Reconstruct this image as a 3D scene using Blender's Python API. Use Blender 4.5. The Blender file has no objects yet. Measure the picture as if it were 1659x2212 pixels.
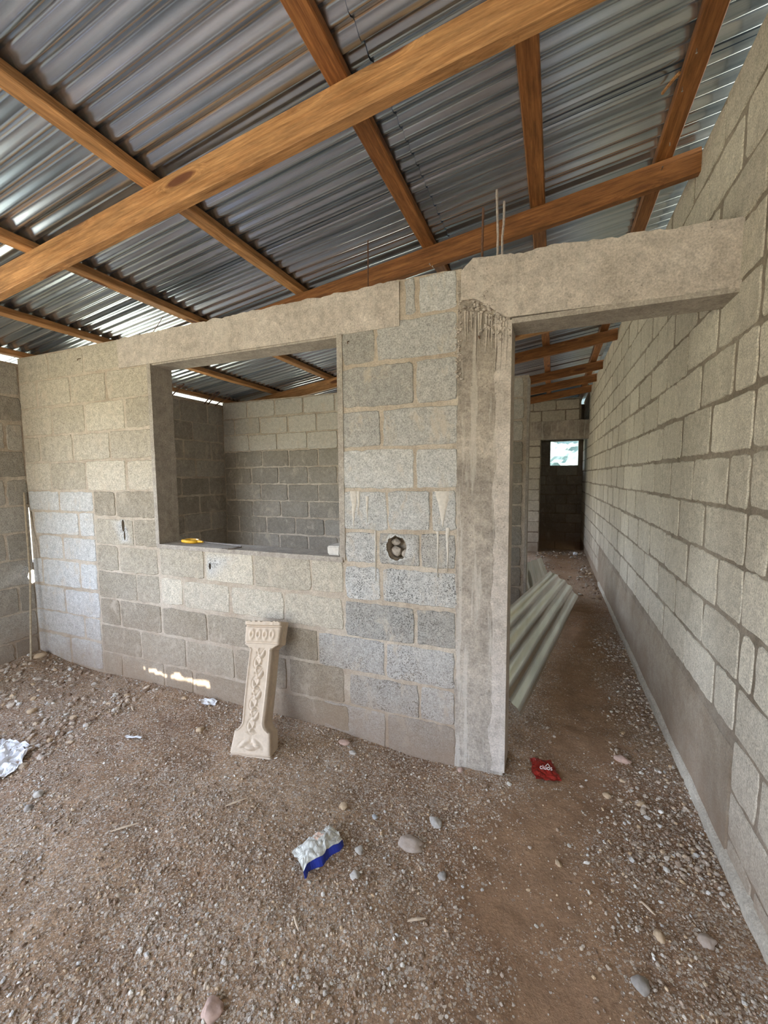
import bpy, bmesh, math, random
import numpy as np
from mathutils import Vector, Matrix, noise

random.seed(7)
rng = np.random.default_rng(7)
C = bpy.context.scene.collection
S = bpy.context.scene

# ------------------------------------------------------------------ camera
# metres; the camera stands at the origin, the dirt floor lies 1.43 m below it
FPX, CX, CY = 902.75, 829.5, 1106.0
yaw, pit, rol = math.radians(22.08341), math.radians(4.80925), math.radians(-0.4425)
fwd = Vector((-math.sin(yaw)*math.cos(pit), math.cos(yaw)*math.cos(pit), -math.sin(pit)))
rt = Vector((math.cos(yaw), math.sin(yaw), 0)); upv = rt.cross(fwd)
r2 = math.cos(rol)*rt + math.sin(rol)*upv
u2 = -math.sin(rol)*rt + math.cos(rol)*upv
cam = bpy.data.cameras.new('camera'); camo = bpy.data.objects.new('camera', cam); C.objects.link(camo)
camo.matrix_world = Matrix(((r2.x, u2.x, -fwd.x, 0), (r2.y, u2.y, -fwd.y, 0), (r2.z, u2.z, -fwd.z, 0), (0, 0, 0, 1)))
cam.sensor_fit = 'HORIZONTAL'; cam.sensor_width = 36.0; cam.lens = FPX/1659*36.0
cam.clip_start = 0.02; cam.clip_end = 200
S.camera = camo

# ------------------------------------------------------------------ exposure
S.view_settings.view_transform = 'Standard'; S.view_settings.look = 'None'
S.view_settings.gamma = 1.0; S.view_settings.use_curve_mapping = False
S.view_settings.exposure = 1.05

# ------------------------------------------------------------------ world: bright hazy sky over sunlit greenery
w = bpy.data.worlds.new('world'); S.world = w; w.use_nodes = True
nt = w.node_tree; nt.nodes.clear()
def wn(t, **k):
    n = nt.nodes.new(t)
    for a, b in k.items(): setattr(n, a, b)
    return n
tc = wn('ShaderNodeTexCoord'); sx = wn('ShaderNodeSeparateXYZ'); nt.links.new(tc.outputs['Generated'], sx.inputs[0])
ramp = wn('ShaderNodeValToRGB'); mr = wn('ShaderNodeMapRange'); mr.inputs[1].default_value = -1; mr.inputs[2].default_value = 1
nt.links.new(sx.outputs['Z'], mr.inputs[0]); nt.links.new(mr.outputs[0], ramp.inputs[0])
cr = ramp.color_ramp; cr.elements[0].position = 0.0; cr.elements[0].color = (.30, .22, .13, 1)
cr.elements[1].position = 1.0; cr.elements[1].color = (.70, .85, 1.25, 1)
for p, c in ((.46, (.34, .28, .18, 1)), (.52, (.46, .44, .33, 1)), (.56, (.84, .93, 1.0, 1)), (.60, (1.10, 1.28, 1.60, 1)), (.80, (.85, 1.05, 1.5, 1))):
    e = cr.elements.new(p); e.color = c
bg = wn('ShaderNodeBackground'); bg.inputs[1].default_value = 5.0
wo = wn('ShaderNodeOutputWorld'); nt.links.new(ramp.outputs[0], bg.inputs[0]); nt.links.new(bg.outputs[0], wo.inputs[0])

# ------------------------------------------------------------------ sun (comes in only through an added, unseen roof slot shaped for the slash)
SUN = Vector((0.50, 1.75, -2.40)).normalized()
sl = bpy.data.lights.new('sun', 'SUN'); sl.energy = 19.0; sl.angle = math.radians(.3); sl.color = (1, .95, .86)
slo = bpy.data.objects.new('sun', sl); C.objects.link(slo); slo.location = (-6, -8, 8)
slo.rotation_euler = SUN.to_track_quat('-Z', 'Y').to_euler()

def area(name, loc, direction, sx_, sy_, power, color, portal=False):
    l = bpy.data.lights.new(name, 'AREA'); l.shape = 'RECTANGLE'; l.size = sx_; l.size_y = sy_
    l.energy = power; l.color = color
    o = bpy.data.objects.new(name, l); C.objects.link(o); o.location = loc
    o.rotation_euler = Vector(direction).to_track_quat('-Z', 'Z').to_euler()
    if portal: l.cycles.is_portal = True
    return o
H = -1.43
# daylight through the openings of the shell: portals only guide the sky light
area('portal_back', (-1.9, -2.9, -.15), (0, 1, 0), 2.9, 2.3, 1, (1, 1, 1), True)
area('portal_left', (-3.9, .20, .05), (1, 0, 0), 2.1, 1.4, 1, (1, 1, 1), True)
area('portal_side_room', (-3.95, 2.78, -.2), (1, 0, 0), 1.1, 1.7, 1, (1, 1, 1), True)
area('portal_rear_room', (-3.95, 6.7, -.2), (1, 0, 0), 1.6, 1.6, 1, (1, 1, 1), True)
area('portal_end', (.2, 9.7, .45), (0, -1, 0), .55, .52, 1, (1, 1, 1), True)

# ------------------------------------------------------------------ materials
def mat(name):
    m = bpy.data.materials.new(name); m.use_nodes = True
    n = m.node_tree.nodes; n.clear()
    o = n.new('ShaderNodeOutputMaterial'); b = n.new('ShaderNodeBsdfPrincipled')
    m.node_tree.links.new(b.outputs[0], o.inputs[0])
    return m, m.node_tree, b
class G:
    """tiny node-graph helper"""
    def __init__(s, t): s.t = t
    def n(s, typ, ins=None, **k):
        x = s.t.nodes.new(typ)
        for a, b in k.items(): setattr(x, a, b)
        for a, b in (ins or {}).items():
            if hasattr(b, 'is_linked') or isinstance(b, bpy.types.NodeSocket): s.t.links.new(b, x.inputs[a])
            else: x.inputs[a].default_value = b
        return x
    def noise(s, vec, scale, detail=4, rough=.6, dist=0):
        return s.n('ShaderNodeTexNoise', {'Vector': vec, 'Scale': scale, 'Detail': detail, 'Roughness': rough, 'Distortion': dist}).outputs['Fac']
    def vor(s, vec, scale, feature='F1', out='Distance', rnd=1):
        return s.n('ShaderNodeTexVoronoi', {'Vector': vec, 'Scale': scale, 'Randomness': rnd}, feature=feature).outputs[out]
    def ramp(s, fac, stops):
        r = s.n('ShaderNodeValToRGB', {'Fac': fac}); c = r.color_ramp
        def col(v): return (v, v, v, 1) if not isinstance(v, tuple) else (*v, 1)
        c.elements[0].position = stops[0][0]; c.elements[0].color = col(stops[0][1])
        c.elements[1].position = stops[-1][0]; c.elements[1].color = col(stops[-1][1])
        for p, v in stops[1:-1]: e = c.elements.new(p); e.color = col(v)
        return r.outputs[0]
    def mix(s, f, a, b, mode='MIX'):
        x = s.n('ShaderNodeMix', data_type='RGBA', blend_type=mode)
        for sock, v in ((x.inputs[0], f), (x.inputs[6], a), (x.inputs[7], b)):
            if isinstance(v, bpy.types.NodeSocket): s.t.links.new(v, sock)
            elif isinstance(v, tuple): sock.default_value = (*v, 1)
            else: sock.default_value = v
        return x.outputs[2]
    def math(s, op, a, b=0.0, c=0.0):
        x = s.n('ShaderNodeMath', operation=op)
        for i, v in enumerate((a, b, c)):
            if isinstance(v, bpy.types.NodeSocket): s.t.links.new(v, x.inputs[i])
            else: x.inputs[i].default_value = v
        return x.outputs[0]
    def bump(s, h, strength, dist, normal=None):
        d = {'Height': h, 'Strength': strength, 'Distance': dist}
        if normal is not None: d['Normal'] = normal
        return s.n('ShaderNodeBump', d).outputs[0]
    def pos(s): return s.n('ShaderNodeTexCoord').outputs['Object']
    def mapv(s, v, sc, rot=(0, 0, 0)):
        return s.n('ShaderNodeMapping', {'Vector': v, 'Scale': sc, 'Rotation': rot}).outputs[0]

def block_material(name, ca, cb, pit=.5, smear=(.50, .44, .35), smear_amt=.5, dirt=True):
    m, t, b = mat(name); g = G(t); v = g.pos()
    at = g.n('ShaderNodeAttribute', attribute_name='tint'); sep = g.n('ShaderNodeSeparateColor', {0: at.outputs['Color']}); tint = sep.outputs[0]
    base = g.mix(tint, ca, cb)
    base = g.mix(1.0, base, g.mix(sep.outputs[1], (1.05, .975, .85), (.97, 1.0, 1.06)), 'MULTIPLY')  # green channel paints bluish sky light into the block colour
    big = g.noise(v, 3.0, 5, .6)
    base = g.mix(g.ramp(big, [(.3, 0.0), (.7, .35)]), base, (.50, .455, .39))
    fine = g.noise(v, 160, 3, .7)
    base = g.mix(1.0, base, g.ramp(fine, [(.28, .50), (.5, .95), (.72, 1.32)]), 'MULTIPLY')
    mott = g.noise(v, 28, 4, .7)
    base = g.mix(1.0, base, g.ramp(mott, [(.3, .80), (.7, 1.14)]), 'MULTIPLY')
    # dark pits between the grains
    nv_ = g.n('ShaderNodeTexNoise', {'Vector': v, 'Scale': 90.0}).outputs['Color']
    pv = g.vor(g.n('ShaderNodeVectorMath', {0: nv_, 1: (.009, .009, .009), 2: v}, operation='MULTIPLY_ADD').outputs[0], 105)
    pz = g.noise(v, 5, 2)
    thr = g.math('MULTIPLY', g.ramp(pz, [(.36, .35), (.62, 1.0)]), g.math('MULTIPLY_ADD', at.outputs['Alpha'], pit, .02))
    pits = g.math('LESS_THAN', pv, g.math('MULTIPLY', thr, .42))
    base = g.mix(g.math('MULTIPLY', pits, .72), base, (.075, .07, .065))
    # pale specks of stone
    sp = g.math('LESS_THAN', g.vor(v, 70), .10)
    base = g.mix(g.math('MULTIPLY', sp, .55), base, (.72, .70, .66))
    # mortar smears
    sm = g.ramp(g.noise(g.mapv(v, (1, 1, .6)), 9, 6, .72, .6), [(.55, 0.0), (.66, 1.0)])
    base = g.mix(g.math('MULTIPLY', sm, smear_amt), base, smear)
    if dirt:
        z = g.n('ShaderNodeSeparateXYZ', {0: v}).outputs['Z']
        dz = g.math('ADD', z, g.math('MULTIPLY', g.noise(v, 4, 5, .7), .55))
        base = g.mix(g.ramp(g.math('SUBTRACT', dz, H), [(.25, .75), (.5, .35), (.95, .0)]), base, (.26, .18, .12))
    t.links.new(base, b.inputs['Base Color']); b.inputs['Roughness'].default_value = .93
    b.inputs['Specular IOR Level'].default_value = .25
    hgt = g.math('SUBTRACT', g.math('ADD', g.math('MULTIPLY', fine, .5), g.math('MULTIPLY', mott, .8)), g.math('MULTIPLY', pits, .7))
    t.links.new(g.bump(hgt, .55, .006), b.inputs['Normal'])
    return m

def mortar_material(name, ca, cb, dirt=True):
    m, t, b = mat(name); g = G(t); v = g.pos()
    big = g.noise(v, 4, 6, .65); fine = g.noise(v, 130, 4, .7); med = g.noise(v, 30, 4, .7)
    base = g.mix(g.ramp(big, [(.35, 0.0), (.65, 1.0)]), ca, cb)
    base = g.mix(1.0, base, g.ramp(fine, [(.3, .72), (.7, 1.2)]), 'MULTIPLY')
    base = g.mix(1.0, base, g.ramp(med, [(.3, .82), (.7, 1.12)]), 'MULTIPLY')
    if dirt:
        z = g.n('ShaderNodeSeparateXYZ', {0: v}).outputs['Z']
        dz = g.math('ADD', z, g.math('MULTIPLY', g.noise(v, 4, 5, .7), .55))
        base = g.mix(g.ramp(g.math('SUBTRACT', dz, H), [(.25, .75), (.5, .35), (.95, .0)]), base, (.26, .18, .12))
    t.links.new(base, b.inputs['Base Color']); b.inputs['Roughness'].default_value = .95
    b.inputs['Specular IOR Level'].default_value = .2
    h = g.math('ADD', g.math('MULTIPLY', fine, .4), med)
    t.links.new(g.bump(h, .6, .008), b.inputs['Normal'])
    return m

def concrete_material(name, ca, cb, streak=0.5, rough=1.0):
    m, t, b = mat(name); g = G(t); v = g.pos()
    big = g.noise(v, 3.5, 6, .65, .3); fine = g.noise(v, 120, 5, .72); med = g.noise(v, 22, 5, .7)
    base = g.mix(g.ramp(big, [(.35, 0.0), (.65, 1.0)]), ca, cb)
    base = g.mix(1.0, base, g.ramp(fine, [(.3, .66), (.7, 1.25)]), 'MULTIPLY')
    base = g.mix(1.0, base, g.ramp(med, [(.3, .74), (.7, 1.16)]), 'MULTIPLY')
    st = g.ramp(g.noise(g.mapv(v, (14, 14, .9)), 2.2, 4, .6), [(.54, 0.0), (.62, 1.0)])
    base = g.mix(g.math('MULTIPLY', st, streak), base, (.56, .52, .46))
    pits = g.math('LESS_THAN', g.vor(v, 42), .13)
    pm = g.ramp(g.noise(v, 6, 3), [(.5, 0.0), (.6, 1.0)])
    pp = g.math('MULTIPLY', pits, pm)
    base = g.mix(g.math('MULTIPLY', pp, .6), base, (.13, .12, .10))
    t.links.new(base, b.inputs['Base Color']); b.inputs['Roughness'].default_value = .9
    b.inputs['Specular IOR Level'].default_value = .25
    h = g.math('SUBTRACT', g.math('ADD', g.math('MULTIPLY', fine, .35), g.math('MULTIPLY', med, 1.0)), g.math('MULTIPLY', pp, .5))
    t.links.new(g.bump(h, .5*rough, .008), b.inputs['Normal'])
    return m

def wood_material(name, ca, cb):
    m, t, b = mat(name); g = G(t); v0 = g.pos()
    inf = g.n('ShaderNodeObjectInfo').outputs['Random']
    off = g.n('ShaderNodeCombineXYZ', {'X': g.math('MULTIPLY', inf, 17.0), 'Y': g.math('MULTIPLY', inf, 5.0), 'Z': 0.0}).outputs[0]
    v = g.n('ShaderNodeVectorMath', {0: v0, 1: off}, operation='ADD').outputs[0]
    # knots: sparse cells, stretched along the grain (local X)
    kv = g.mapv(v, (2.6, 11, 11))
    kd = g.n('ShaderNodeTexVoronoi', {'Vector': kv, 'Scale': .8}).outputs['Distance']
    knot = g.ramp(kd, [(.0, 1.0), (.13, .9), (.19, .0)])
    ring = g.ramp(kd, [(.0, 0.0), (.30, 1.0)])
    wob = g.n('ShaderNodeVectorMath', {0: v, 1: g.n('ShaderNodeCombineXYZ', {'X': 0.0, 'Y': g.math('MULTIPLY', ring, .05), 'Z': g.math('MULTIPLY', ring, .05)}).outputs[0]}, operation='ADD').outputs[0]
    gr = g.noise(g.mapv(wob, (1.4, 30, 30)), 2.2, 7, .62, .8)
    gf = g.noise(g.mapv(wob, (5, 80, 80)), 2.0, 5, .7)
    base = g.mix(g.ramp(gr, [(.30, 0.0), (.68, 1.0)]), ca, cb)
    base = g.mix(1.0, base, g.ramp(gf, [(.3, .68), (.7, 1.16)]), 'MULTIPLY')
    base = g.mix(1.0, base, g.ramp(g.noise(g.mapv(v, (1.5, 8, 8)), 3, 6, .7), [(.3, .58), (.7, 1.18)]), 'MULTIPLY')
    base = g.mix(knot, base, (.13, .045, .02))
    t.links.new(base, b.inputs['Base Color']); b.inputs['Roughness'].default_value = .62
    b.inputs['Specular IOR Level'].default_value = .35
    t.links.new(g.bump(g.math('ADD', gr, gf), .25, .003), b.inputs['Normal'])
    return m

def metal_material(name, ca, cb, rlo=.22, rhi=.45, rust=.25):
    m, t, b = mat(name); g = G(t); v = g.pos()
    sheet = g.n('ShaderNodeAttribute', attribute_name='tint').outputs['Fac']
    spf = g.noise(v, 40, 2, .5)
    stn = g.noise(g.mapv(v, (.35, 12, 0) if name == 'galvanised_sheet' else (6, .5, 2)), 2.2, 4, .55, .1)
    base = g.mix(g.ramp(stn, [(.35, 0.0), (.65, 1.0)]), ca, cb)
    base = g.mix(1.0, base, g.ramp(spf, [(.0, .95), (1.0, 1.04)]), 'MULTIPLY')
    base = g.mix(1.0, base, g.ramp(sheet, [(.0, .72), (1.0, 1.15)]), 'MULTIPLY')
    br = g.ramp(g.noise(g.mapv(v, (.45, 13, 0) if name == 'galvanised_sheet' else (7, .6, 2)), 1.6, 5, .65), [(.55, 0.0), (.72, 1.0)])
    base = g.mix(g.math('MULTIPLY', br, rust), base, (.33, .25, .18))
    t.links.new(base, b.inputs['Base Color'])
    b.inputs['Metallic'].default_value = .92
    r = g.math('ADD', g.math('MULTIPLY', g.noise(v, 4, 2, .5), rhi-rlo), rlo)
    r = g.math('ADD', r, g.math('MULTIPLY', spf, .03))
    t.links.new(r, b.inputs['Roughness'])
    
    return m

def plain(name, col, rough=.6, metal=0.0, var=.15, scale=30, bump=.2, bd=.003, spec=.4):
    m, t, b = mat(name); g = G(t); v = g.pos()
    n = g.noise(v, scale, 5, .65)
    base = g.mix(1.0, col, g.ramp(n, [(.3, 1-var), (.7, 1+var)]), 'MULTIPLY')
    t.links.new(base, b.inputs['Base Color']); b.inputs['Roughness'].default_value = rough
    b.inputs['Metallic'].default_value = metal; b.inputs['Specular IOR Level'].default_value = spec
    t.links.new(g.bump(n, bump, bd), b.inputs['Normal'])
    return m

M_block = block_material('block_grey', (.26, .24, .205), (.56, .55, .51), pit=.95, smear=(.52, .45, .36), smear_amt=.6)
M_mort = mortar_material('mortar_tan', (.41, .34, .265), (.55, .485, .40))
M_block_r = block_material('block_pale', (.44, .41, .345), (.64, .605, .52), pit=.15, smear=(.36, .325, .265), smear_amt=.55)
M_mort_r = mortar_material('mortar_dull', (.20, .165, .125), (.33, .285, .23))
M_conc = concrete_material('cast_concrete', (.47, .415, .36), (.59, .53, .47), .3)
M_colm = concrete_material('column_concrete', (.27, .235, .20), (.50, .44, .37), .5, 1.6)
M_smooth = concrete_material('plastered_jamb', (.36, .32, .275), (.44, .40, .35), .15, .35)
M_wood = wood_material('pine_orange', (.34, .15, .05), (.66, .36, .155))
M_wood2 = wood_material('pine_red', (.20, .075, .025), (.42, .18, .06))
M_roof = metal_material('galvanised_sheet', (.40, .49, .60), (.76, .84, .96), .15, .24, .14)
M_scrap = metal_material('galvanised_offcut', (.66, .72, .68), (.86, .90, .86), .14, .24, .1)
M_rust = plain('rusty_rebar', (.16, .085, .055), .8, .3, .4, 120)
M_rebarw = plain('dusty_rebar', (.42, .36, .33), .8, .1, .3, 90)
M_stone_obj = plain('loose_stone', (.48, .43, .38), .9, 0, .25, 25, .4, .004)
M_cast = plain('cast_baluster', (.56, .46, .355), .92, 0, .10, 45, .35, .003)

# floor dirt
def dirt_material():
    m, t, b = mat('dirt'); g = G(t); v = g.pos()
    big = g.noise(v, 1.1, 5, .6); med = g.noise(v, 9, 6, .7); fine = g.noise(v, 90, 5, .75)
    a = g.mix(g.ramp(big, [(.35, 0.0), (.65, 1.0)]), (.245, .145, .085), (.37, .25, .155))
    a = g.mix(1.0, a, g.ramp(med, [(.3, .7), (.7, 1.25)]), 'MULTIPLY')
    a = g.mix(1.0, a, g.ramp(fine, [(.3, .42), (.5, .95), (.7, 1.7)]), 'MULTIPLY')
    path = g.n('ShaderNodeAttribute', attribute_name='path').outputs['Fac']
    a = g.mix(g.math('MULTIPLY', path, .6), a, g.mix(1.0, (.33, .20, .115), g.ramp(med, [(.3, .8), (.7, 1.15)]), 'MULTIPLY'))
    bare = g.ramp(g.noise(v, 2.6, 6, .7, .4), [(.40, 0.0), (.62, 1.0)])
    grain = None
    for sc, th, amt in ((75, .50, .9), (125, .55, .9), (230, .6, .8)):
        vn = g.n('ShaderNodeTexVoronoi', {'Vector': v, 'Scale': float(sc)})
        cs = g.n('ShaderNodeSeparateColor', {0: vn.outputs['Color']})
        on = g.math('GREATER_THAN', cs.outputs[0], g.math('MULTIPLY_ADD', path, .42, g.math('MULTIPLY_ADD', bare, .36, .36)))
        msk = g.math('MULTIPLY', g.math('LESS_THAN', vn.outputs['Distance'], g.math('MULTIPLY_ADD', cs.outputs[1], .22, th*.6)), on)
        col = g.ramp(cs.outputs[2], [(.0, (.24, .17, .12)), (.35, (.42, .34, .27)), (.6, (.50, .45, .39)), (.85, (.55, .41, .27)), (1.0, (.74, .70, .64))])
        a = g.mix(g.math('MULTIPLY', msk, amt), a, col)
        hh = g.math('MULTIPLY', msk, 1.0/sc)
        grain = hh if grain is None else g.math('ADD', grain, hh)
    t.links.new(a, b.inputs['Base Color']); b.inputs['Roughness'].default_value = .95
    b.inputs['Specular IOR Level'].default_value = .2
    n1 = g.bump(g.math('ADD', g.math('MULTIPLY', fine, .006), g.math('MULTIPLY', med, .012)), .8, 1.0)
    t.links.new(g.bump(grain, .7, .35, n1), b.inputs['Normal'])
    return m
M_dirt = dirt_material()
def gravel_material():
    m, t, b = mat('gravel_mix'); g = G(t); v = g.pos()
    r = g.n('ShaderNodeAttribute', attribute_name='tint').outputs['Fac']
    c = g.ramp(r, [(.0, (.20, .13, .085)), (.25, (.32, .23, .165)), (.5, (.42, .34, .265)), (.7, (.48, .41, .335)), (.80, (.54, .39, .24)), (.90, (.47, .45, .42)), (.97, (.60, .55, .47)), (1.0, (.78, .74, .68))])
    c = g.mix(1.0, c, g.ramp(g.noise(v, 120, 4, .7), [(.3, .75), (.7, 1.2)]), 'MULTIPLY')
    t.links.new(c, b.inputs['Base Color']); b.inputs['Roughness'].default_value = .88
    b.inputs['Specular IOR Level'].default_value = .25
    return m
M_gravel = gravel_material()

# ------------------------------------------------------------------ mesh helpers
def setcol(me, name, vals):
    """one value (or rgba) per vertex"""
    a = me.color_attributes.new(name, 'FLOAT_COLOR', 'POINT')
    arr = np.ones((len(me.vertices), 4), dtype=np.float32)
    vals = np.asarray(vals, dtype=np.float32)
    if vals.ndim == 1: arr[:, :3] = vals[:, None]
    else: arr[:] = vals
    a.data.foreach_set('color', arr.ravel())
def link(name, me, mats, parent=None, smooth=False):
    for m in (mats if isinstance(mats, (list, tuple)) else [mats]): me.materials.append(m)
    o = bpy.data.objects.new(name, me); C.objects.link(o)
    if parent: o.parent = parent
    if smooth:
        me.polygons.foreach_set('use_smooth', [True]*len(me.polygons))
    return o
def tag(o, label=None, cat=None, group=None, kind=None):
    if label: o['label'] = label
    if cat: o['category'] = cat
    if group: o['group'] = group
    if kind: o['kind'] = kind
    return o
def struct(o): o['kind'] = 'structure'; return o
def empty(name, loc):
    o = bpy.data.objects.new(name, None); C.objects.link(o); o.location = loc; o.empty_display_size = .1
    return o
def bm_obj(name, bm, mats, parent=None, smooth=False):
    if smooth:      # keep real corners crisp
        bm.normal_update()
        for e in bm.edges:
            if len(e.link_faces) == 2 and e.calc_face_angle(0) > .9: e.smooth = False
    me = bpy.data.meshes.new(name); bm.to_mesh(me); bm.free()
    return link(name, me, mats, parent, smooth)
def add_box(bm, x0, x1, y0, y1, z0, z1):
    vs = [bm.verts.new(p) for p in ((x0, y0, z0), (x1, y0, z0), (x1, y1, z0), (x0, y1, z0), (x0, y0, z1), (x1, y0, z1), (x1, y1, z1), (x0, y1, z1))]
    for f in ((3, 2, 1, 0), (4, 5, 6, 7), (0, 1, 5, 4), (1, 2, 6, 5), (2, 3, 7, 6), (3, 0, 4, 7)): bm.faces.new([vs[i] for i in f])
    return vs
def tube(bm, pts, r, n=8, cap=True):
    pts = [Vector(p) for p in pts]; rings = []
    for i, p in enumerate(pts):
        d = (pts[min(i+1, len(pts)-1)]-pts[max(i-1, 0)]).normalized()
        a = d.orthogonal().normalized() if i == 0 else (rings_a - d*rings_a.dot(d)).normalized()
        rings_a = a; b_ = d.cross(a)
        rr = r[i] if isinstance(r, (list, tuple)) else r
        rings.append([bm.verts.new(p+rr*(math.cos(2*math.pi*k/n)*a+math.sin(2*math.pi*k/n)*b_)) for k in range(n)])
    for a_, b_ in zip(rings, rings[1:]):
        for k in range(n): bm.faces.new((a_[k], a_[(k+1) % n], b_[(k+1) % n], b_[k]))
    if cap: bm.faces.new(rings[0][::-1]); bm.faces.new(rings[-1])
def boolean(o, cutter, op='DIFFERENCE'):
    """apply a boolean for real and delete the cutter"""
    md = o.modifiers.new('b', 'BOOLEAN'); md.object = cutter; md.operation = op; md.solver = 'EXACT'
    bpy.context.view_layer.update()
    dg = bpy.context.evaluated_depsgraph_get()
    me = bpy.data.meshes.new_from_object(o.evaluated_get(dg))
    o.modifiers.clear(); o.data = me
    bpy.data.objects.remove(cutter)
    return o
def px(u, v):
    return (u-CX)/FPX*r2 - (v-CY)/FPX*u2 + fwd
def on_y(u, v, y): d = px(u, v); return d*(y/d.y)
def on_z(u, v, z=H): d = px(u, v); return d*(z/d.z)

# ---- masonry: every block is a low rounded slab standing proud of a mortar core
def block(bm, lay, u0, u1, z0, z1, F, proud, tint, pits, gap=.007, seed=0, vgap=1.0, cool=.5):
    """F(u, z, n) -> world point; n outwards"""
    rnd = random.Random(seed)
    g = gap
    u0, u1, z0, z1 = u0+vgap*g*rnd.uniform(.4, 1.9), u1-vgap*g*rnd.uniform(.4, 1.9), z0+g*rnd.uniform(.4, 2.0), z1-g*rnd.uniform(.4, 2.0)
    if u1-u0 < .02 or z1-z0 < .02: return
    rc = min(.014, (u1-u0)*.25, (z1-z0)*.25)*rnd.uniform(.7, 1.5)
    per = []
    def edge(a, b, n):
        for i in range(n): per.append((a[0]+(b[0]-a[0])*i/n, a[1]+(b[1]-a[1])*i/n))
    nu = max(2, int((u1-u0)/.035)); nz = max(2, int((z1-z0)/.035))
    edge((u0+rc, z0), (u1-rc, z0), nu); per.append((u1-rc*.3, z0+rc*.3))
    edge((u1, z0+rc), (u1, z1-rc), nz); per.append((u1-rc*.3, z1-rc*.3))
    edge((u1-rc, z1), (u0+rc, z1), nu); per.append((u0+rc*.3, z1-rc*.3))
    edge((u0, z1-rc), (u0, z0+rc), nz); per.append((u0+rc*.3, z0+rc*.3))
    per = [(a+rnd.gauss(0, .0023), b+rnd.gauss(0, .0023)) for a, b in per]
    cu, cz = (u0+u1)/2, (z0+z1)/2
    tl = rnd.uniform(-.0015, .0015), rnd.uniform(-.0015, .0015)
    rings = []
    for sc, n in ((0.0, -.01), (0.0, proud-.0035), (.0035, proud)):
        ring = []
        for a, b in per:
            aa = a+(cu-a)/max(abs(cu-a), 1e-4)*sc*(1 if abs(cu-a) > .01 else 0)
            bb = b+(cz-b)/max(abs(cz-b), 1e-4)*sc*(1 if abs(cz-b) > .01 else 0)
            tilt = tl[0]*(a-cu)/(u1-u0)*2+tl[1]*(b-cz)/(z1-z0)*2 if n > 0 else 0
            v = bm.verts.new(F(aa, bb, n+tilt)); v[lay] = (tint, cool, tint, pits); ring.append(v)
        rings.append(ring)
    N = len(per)
    for A, B in zip(rings, rings[1:]):
        for k in range(N):
            f = bm.faces.new((A[k], A[(k+1) % N], B[(k+1) % N], B[k])); f.material_index = 1
    f = bm.faces.new(rings[-1]); f.material_index = 1
    f = bm.faces.new(rings[0][::-1]); f.material_index = 1
class Masonry:
    def __init__(s, name, F, proud, mats, flip=False):
        s.name, s.F, s.proud, s.mats, s.flip = name, F, proud, mats, flip
        s.bm = bmesh.new(); s.lay = s.bm.verts.layers.float_color.new('tint'); s.vgap = 1.0; s.k = 0; s.cores = []; s.cuts = []
    def row(s, z0, z1, joints, pits=.5, tint=None):
        cool = .5
        if s.name == 'wall_front': cool = 1.0 if (joints[0] < -3.7 and joints[-1] < -3.0) or joints[0] > -1.35 else .05  # corner patch and pier rows get bluish sky light in their colour
        for a, b in zip(joints, joints[1:]):
            s.k += 1; rnd = random.Random(s.k*31+len(s.name)*7)
            t = rnd.random() if tint is None else min(1, max(0, tint+rnd.uniform(-.3, .3)))
            p = pits if pits is not None else rnd.choice((0, .2, .5, 1))
            block(s.bm, s.lay, a, b, z0, z1, s.F, s.proud, t, p, seed=s.k*13+5, vgap=s.vgap, cool=cool)
    def bond(s, u0, u1, zs, L=.405, pits=.3, phase=0, tint=None, jit=.02):
        for i, (z0, z1) in enumerate(zip(zs, zs[1:])):
            rnd = random.Random(i*7+len(s.name)*3+int(u0*10)); u = u0; js = [u0]
            u = u0 + (L*.5 if (i+phase) % 2 else L)+rnd.uniform(-jit, jit)*2
            while u < u1-.08: js.append(u); u += L+rnd.uniform(-jit, jit)
            js.append(u1); s.row(z0, z1, js, pits, tint)
    def core(s, x0, x1, y0, y1, z0, z1, cutter=None):
        bm = bmesh.new(); add_box(bm, x0, x1, y0, y1, z0, z1); s.cores.append((bm, cutter))
    def build(s, cutters=()):
        bmesh.ops.recalc_face_normals(s.bm, faces=s.bm.faces)
        blk = bm_obj('tmp', s.bm, s.mats)
        for c in cutters: boolean(blk, c())
        out = bmesh.new(); lay = out.verts.layers.float_color.new('tint')
        out.from_mesh(blk.data)
        for bm, cut in s.cores:
            o = bm_obj('tmpc', bm, s.mats)
            for c in (cut or ()): boolean(o, c())
            tmp = bmesh.new(); tmp.from_mesh(o.data); me = bpy.data.meshes.new('t'); tmp.to_mesh(me); tmp.free(); out.from_mesh(me)
            bpy.data.objects.remove(o)
        bpy.data.objects.remove(blk)
        return struct(bm_obj(s.name, out, s.mats))

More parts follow.
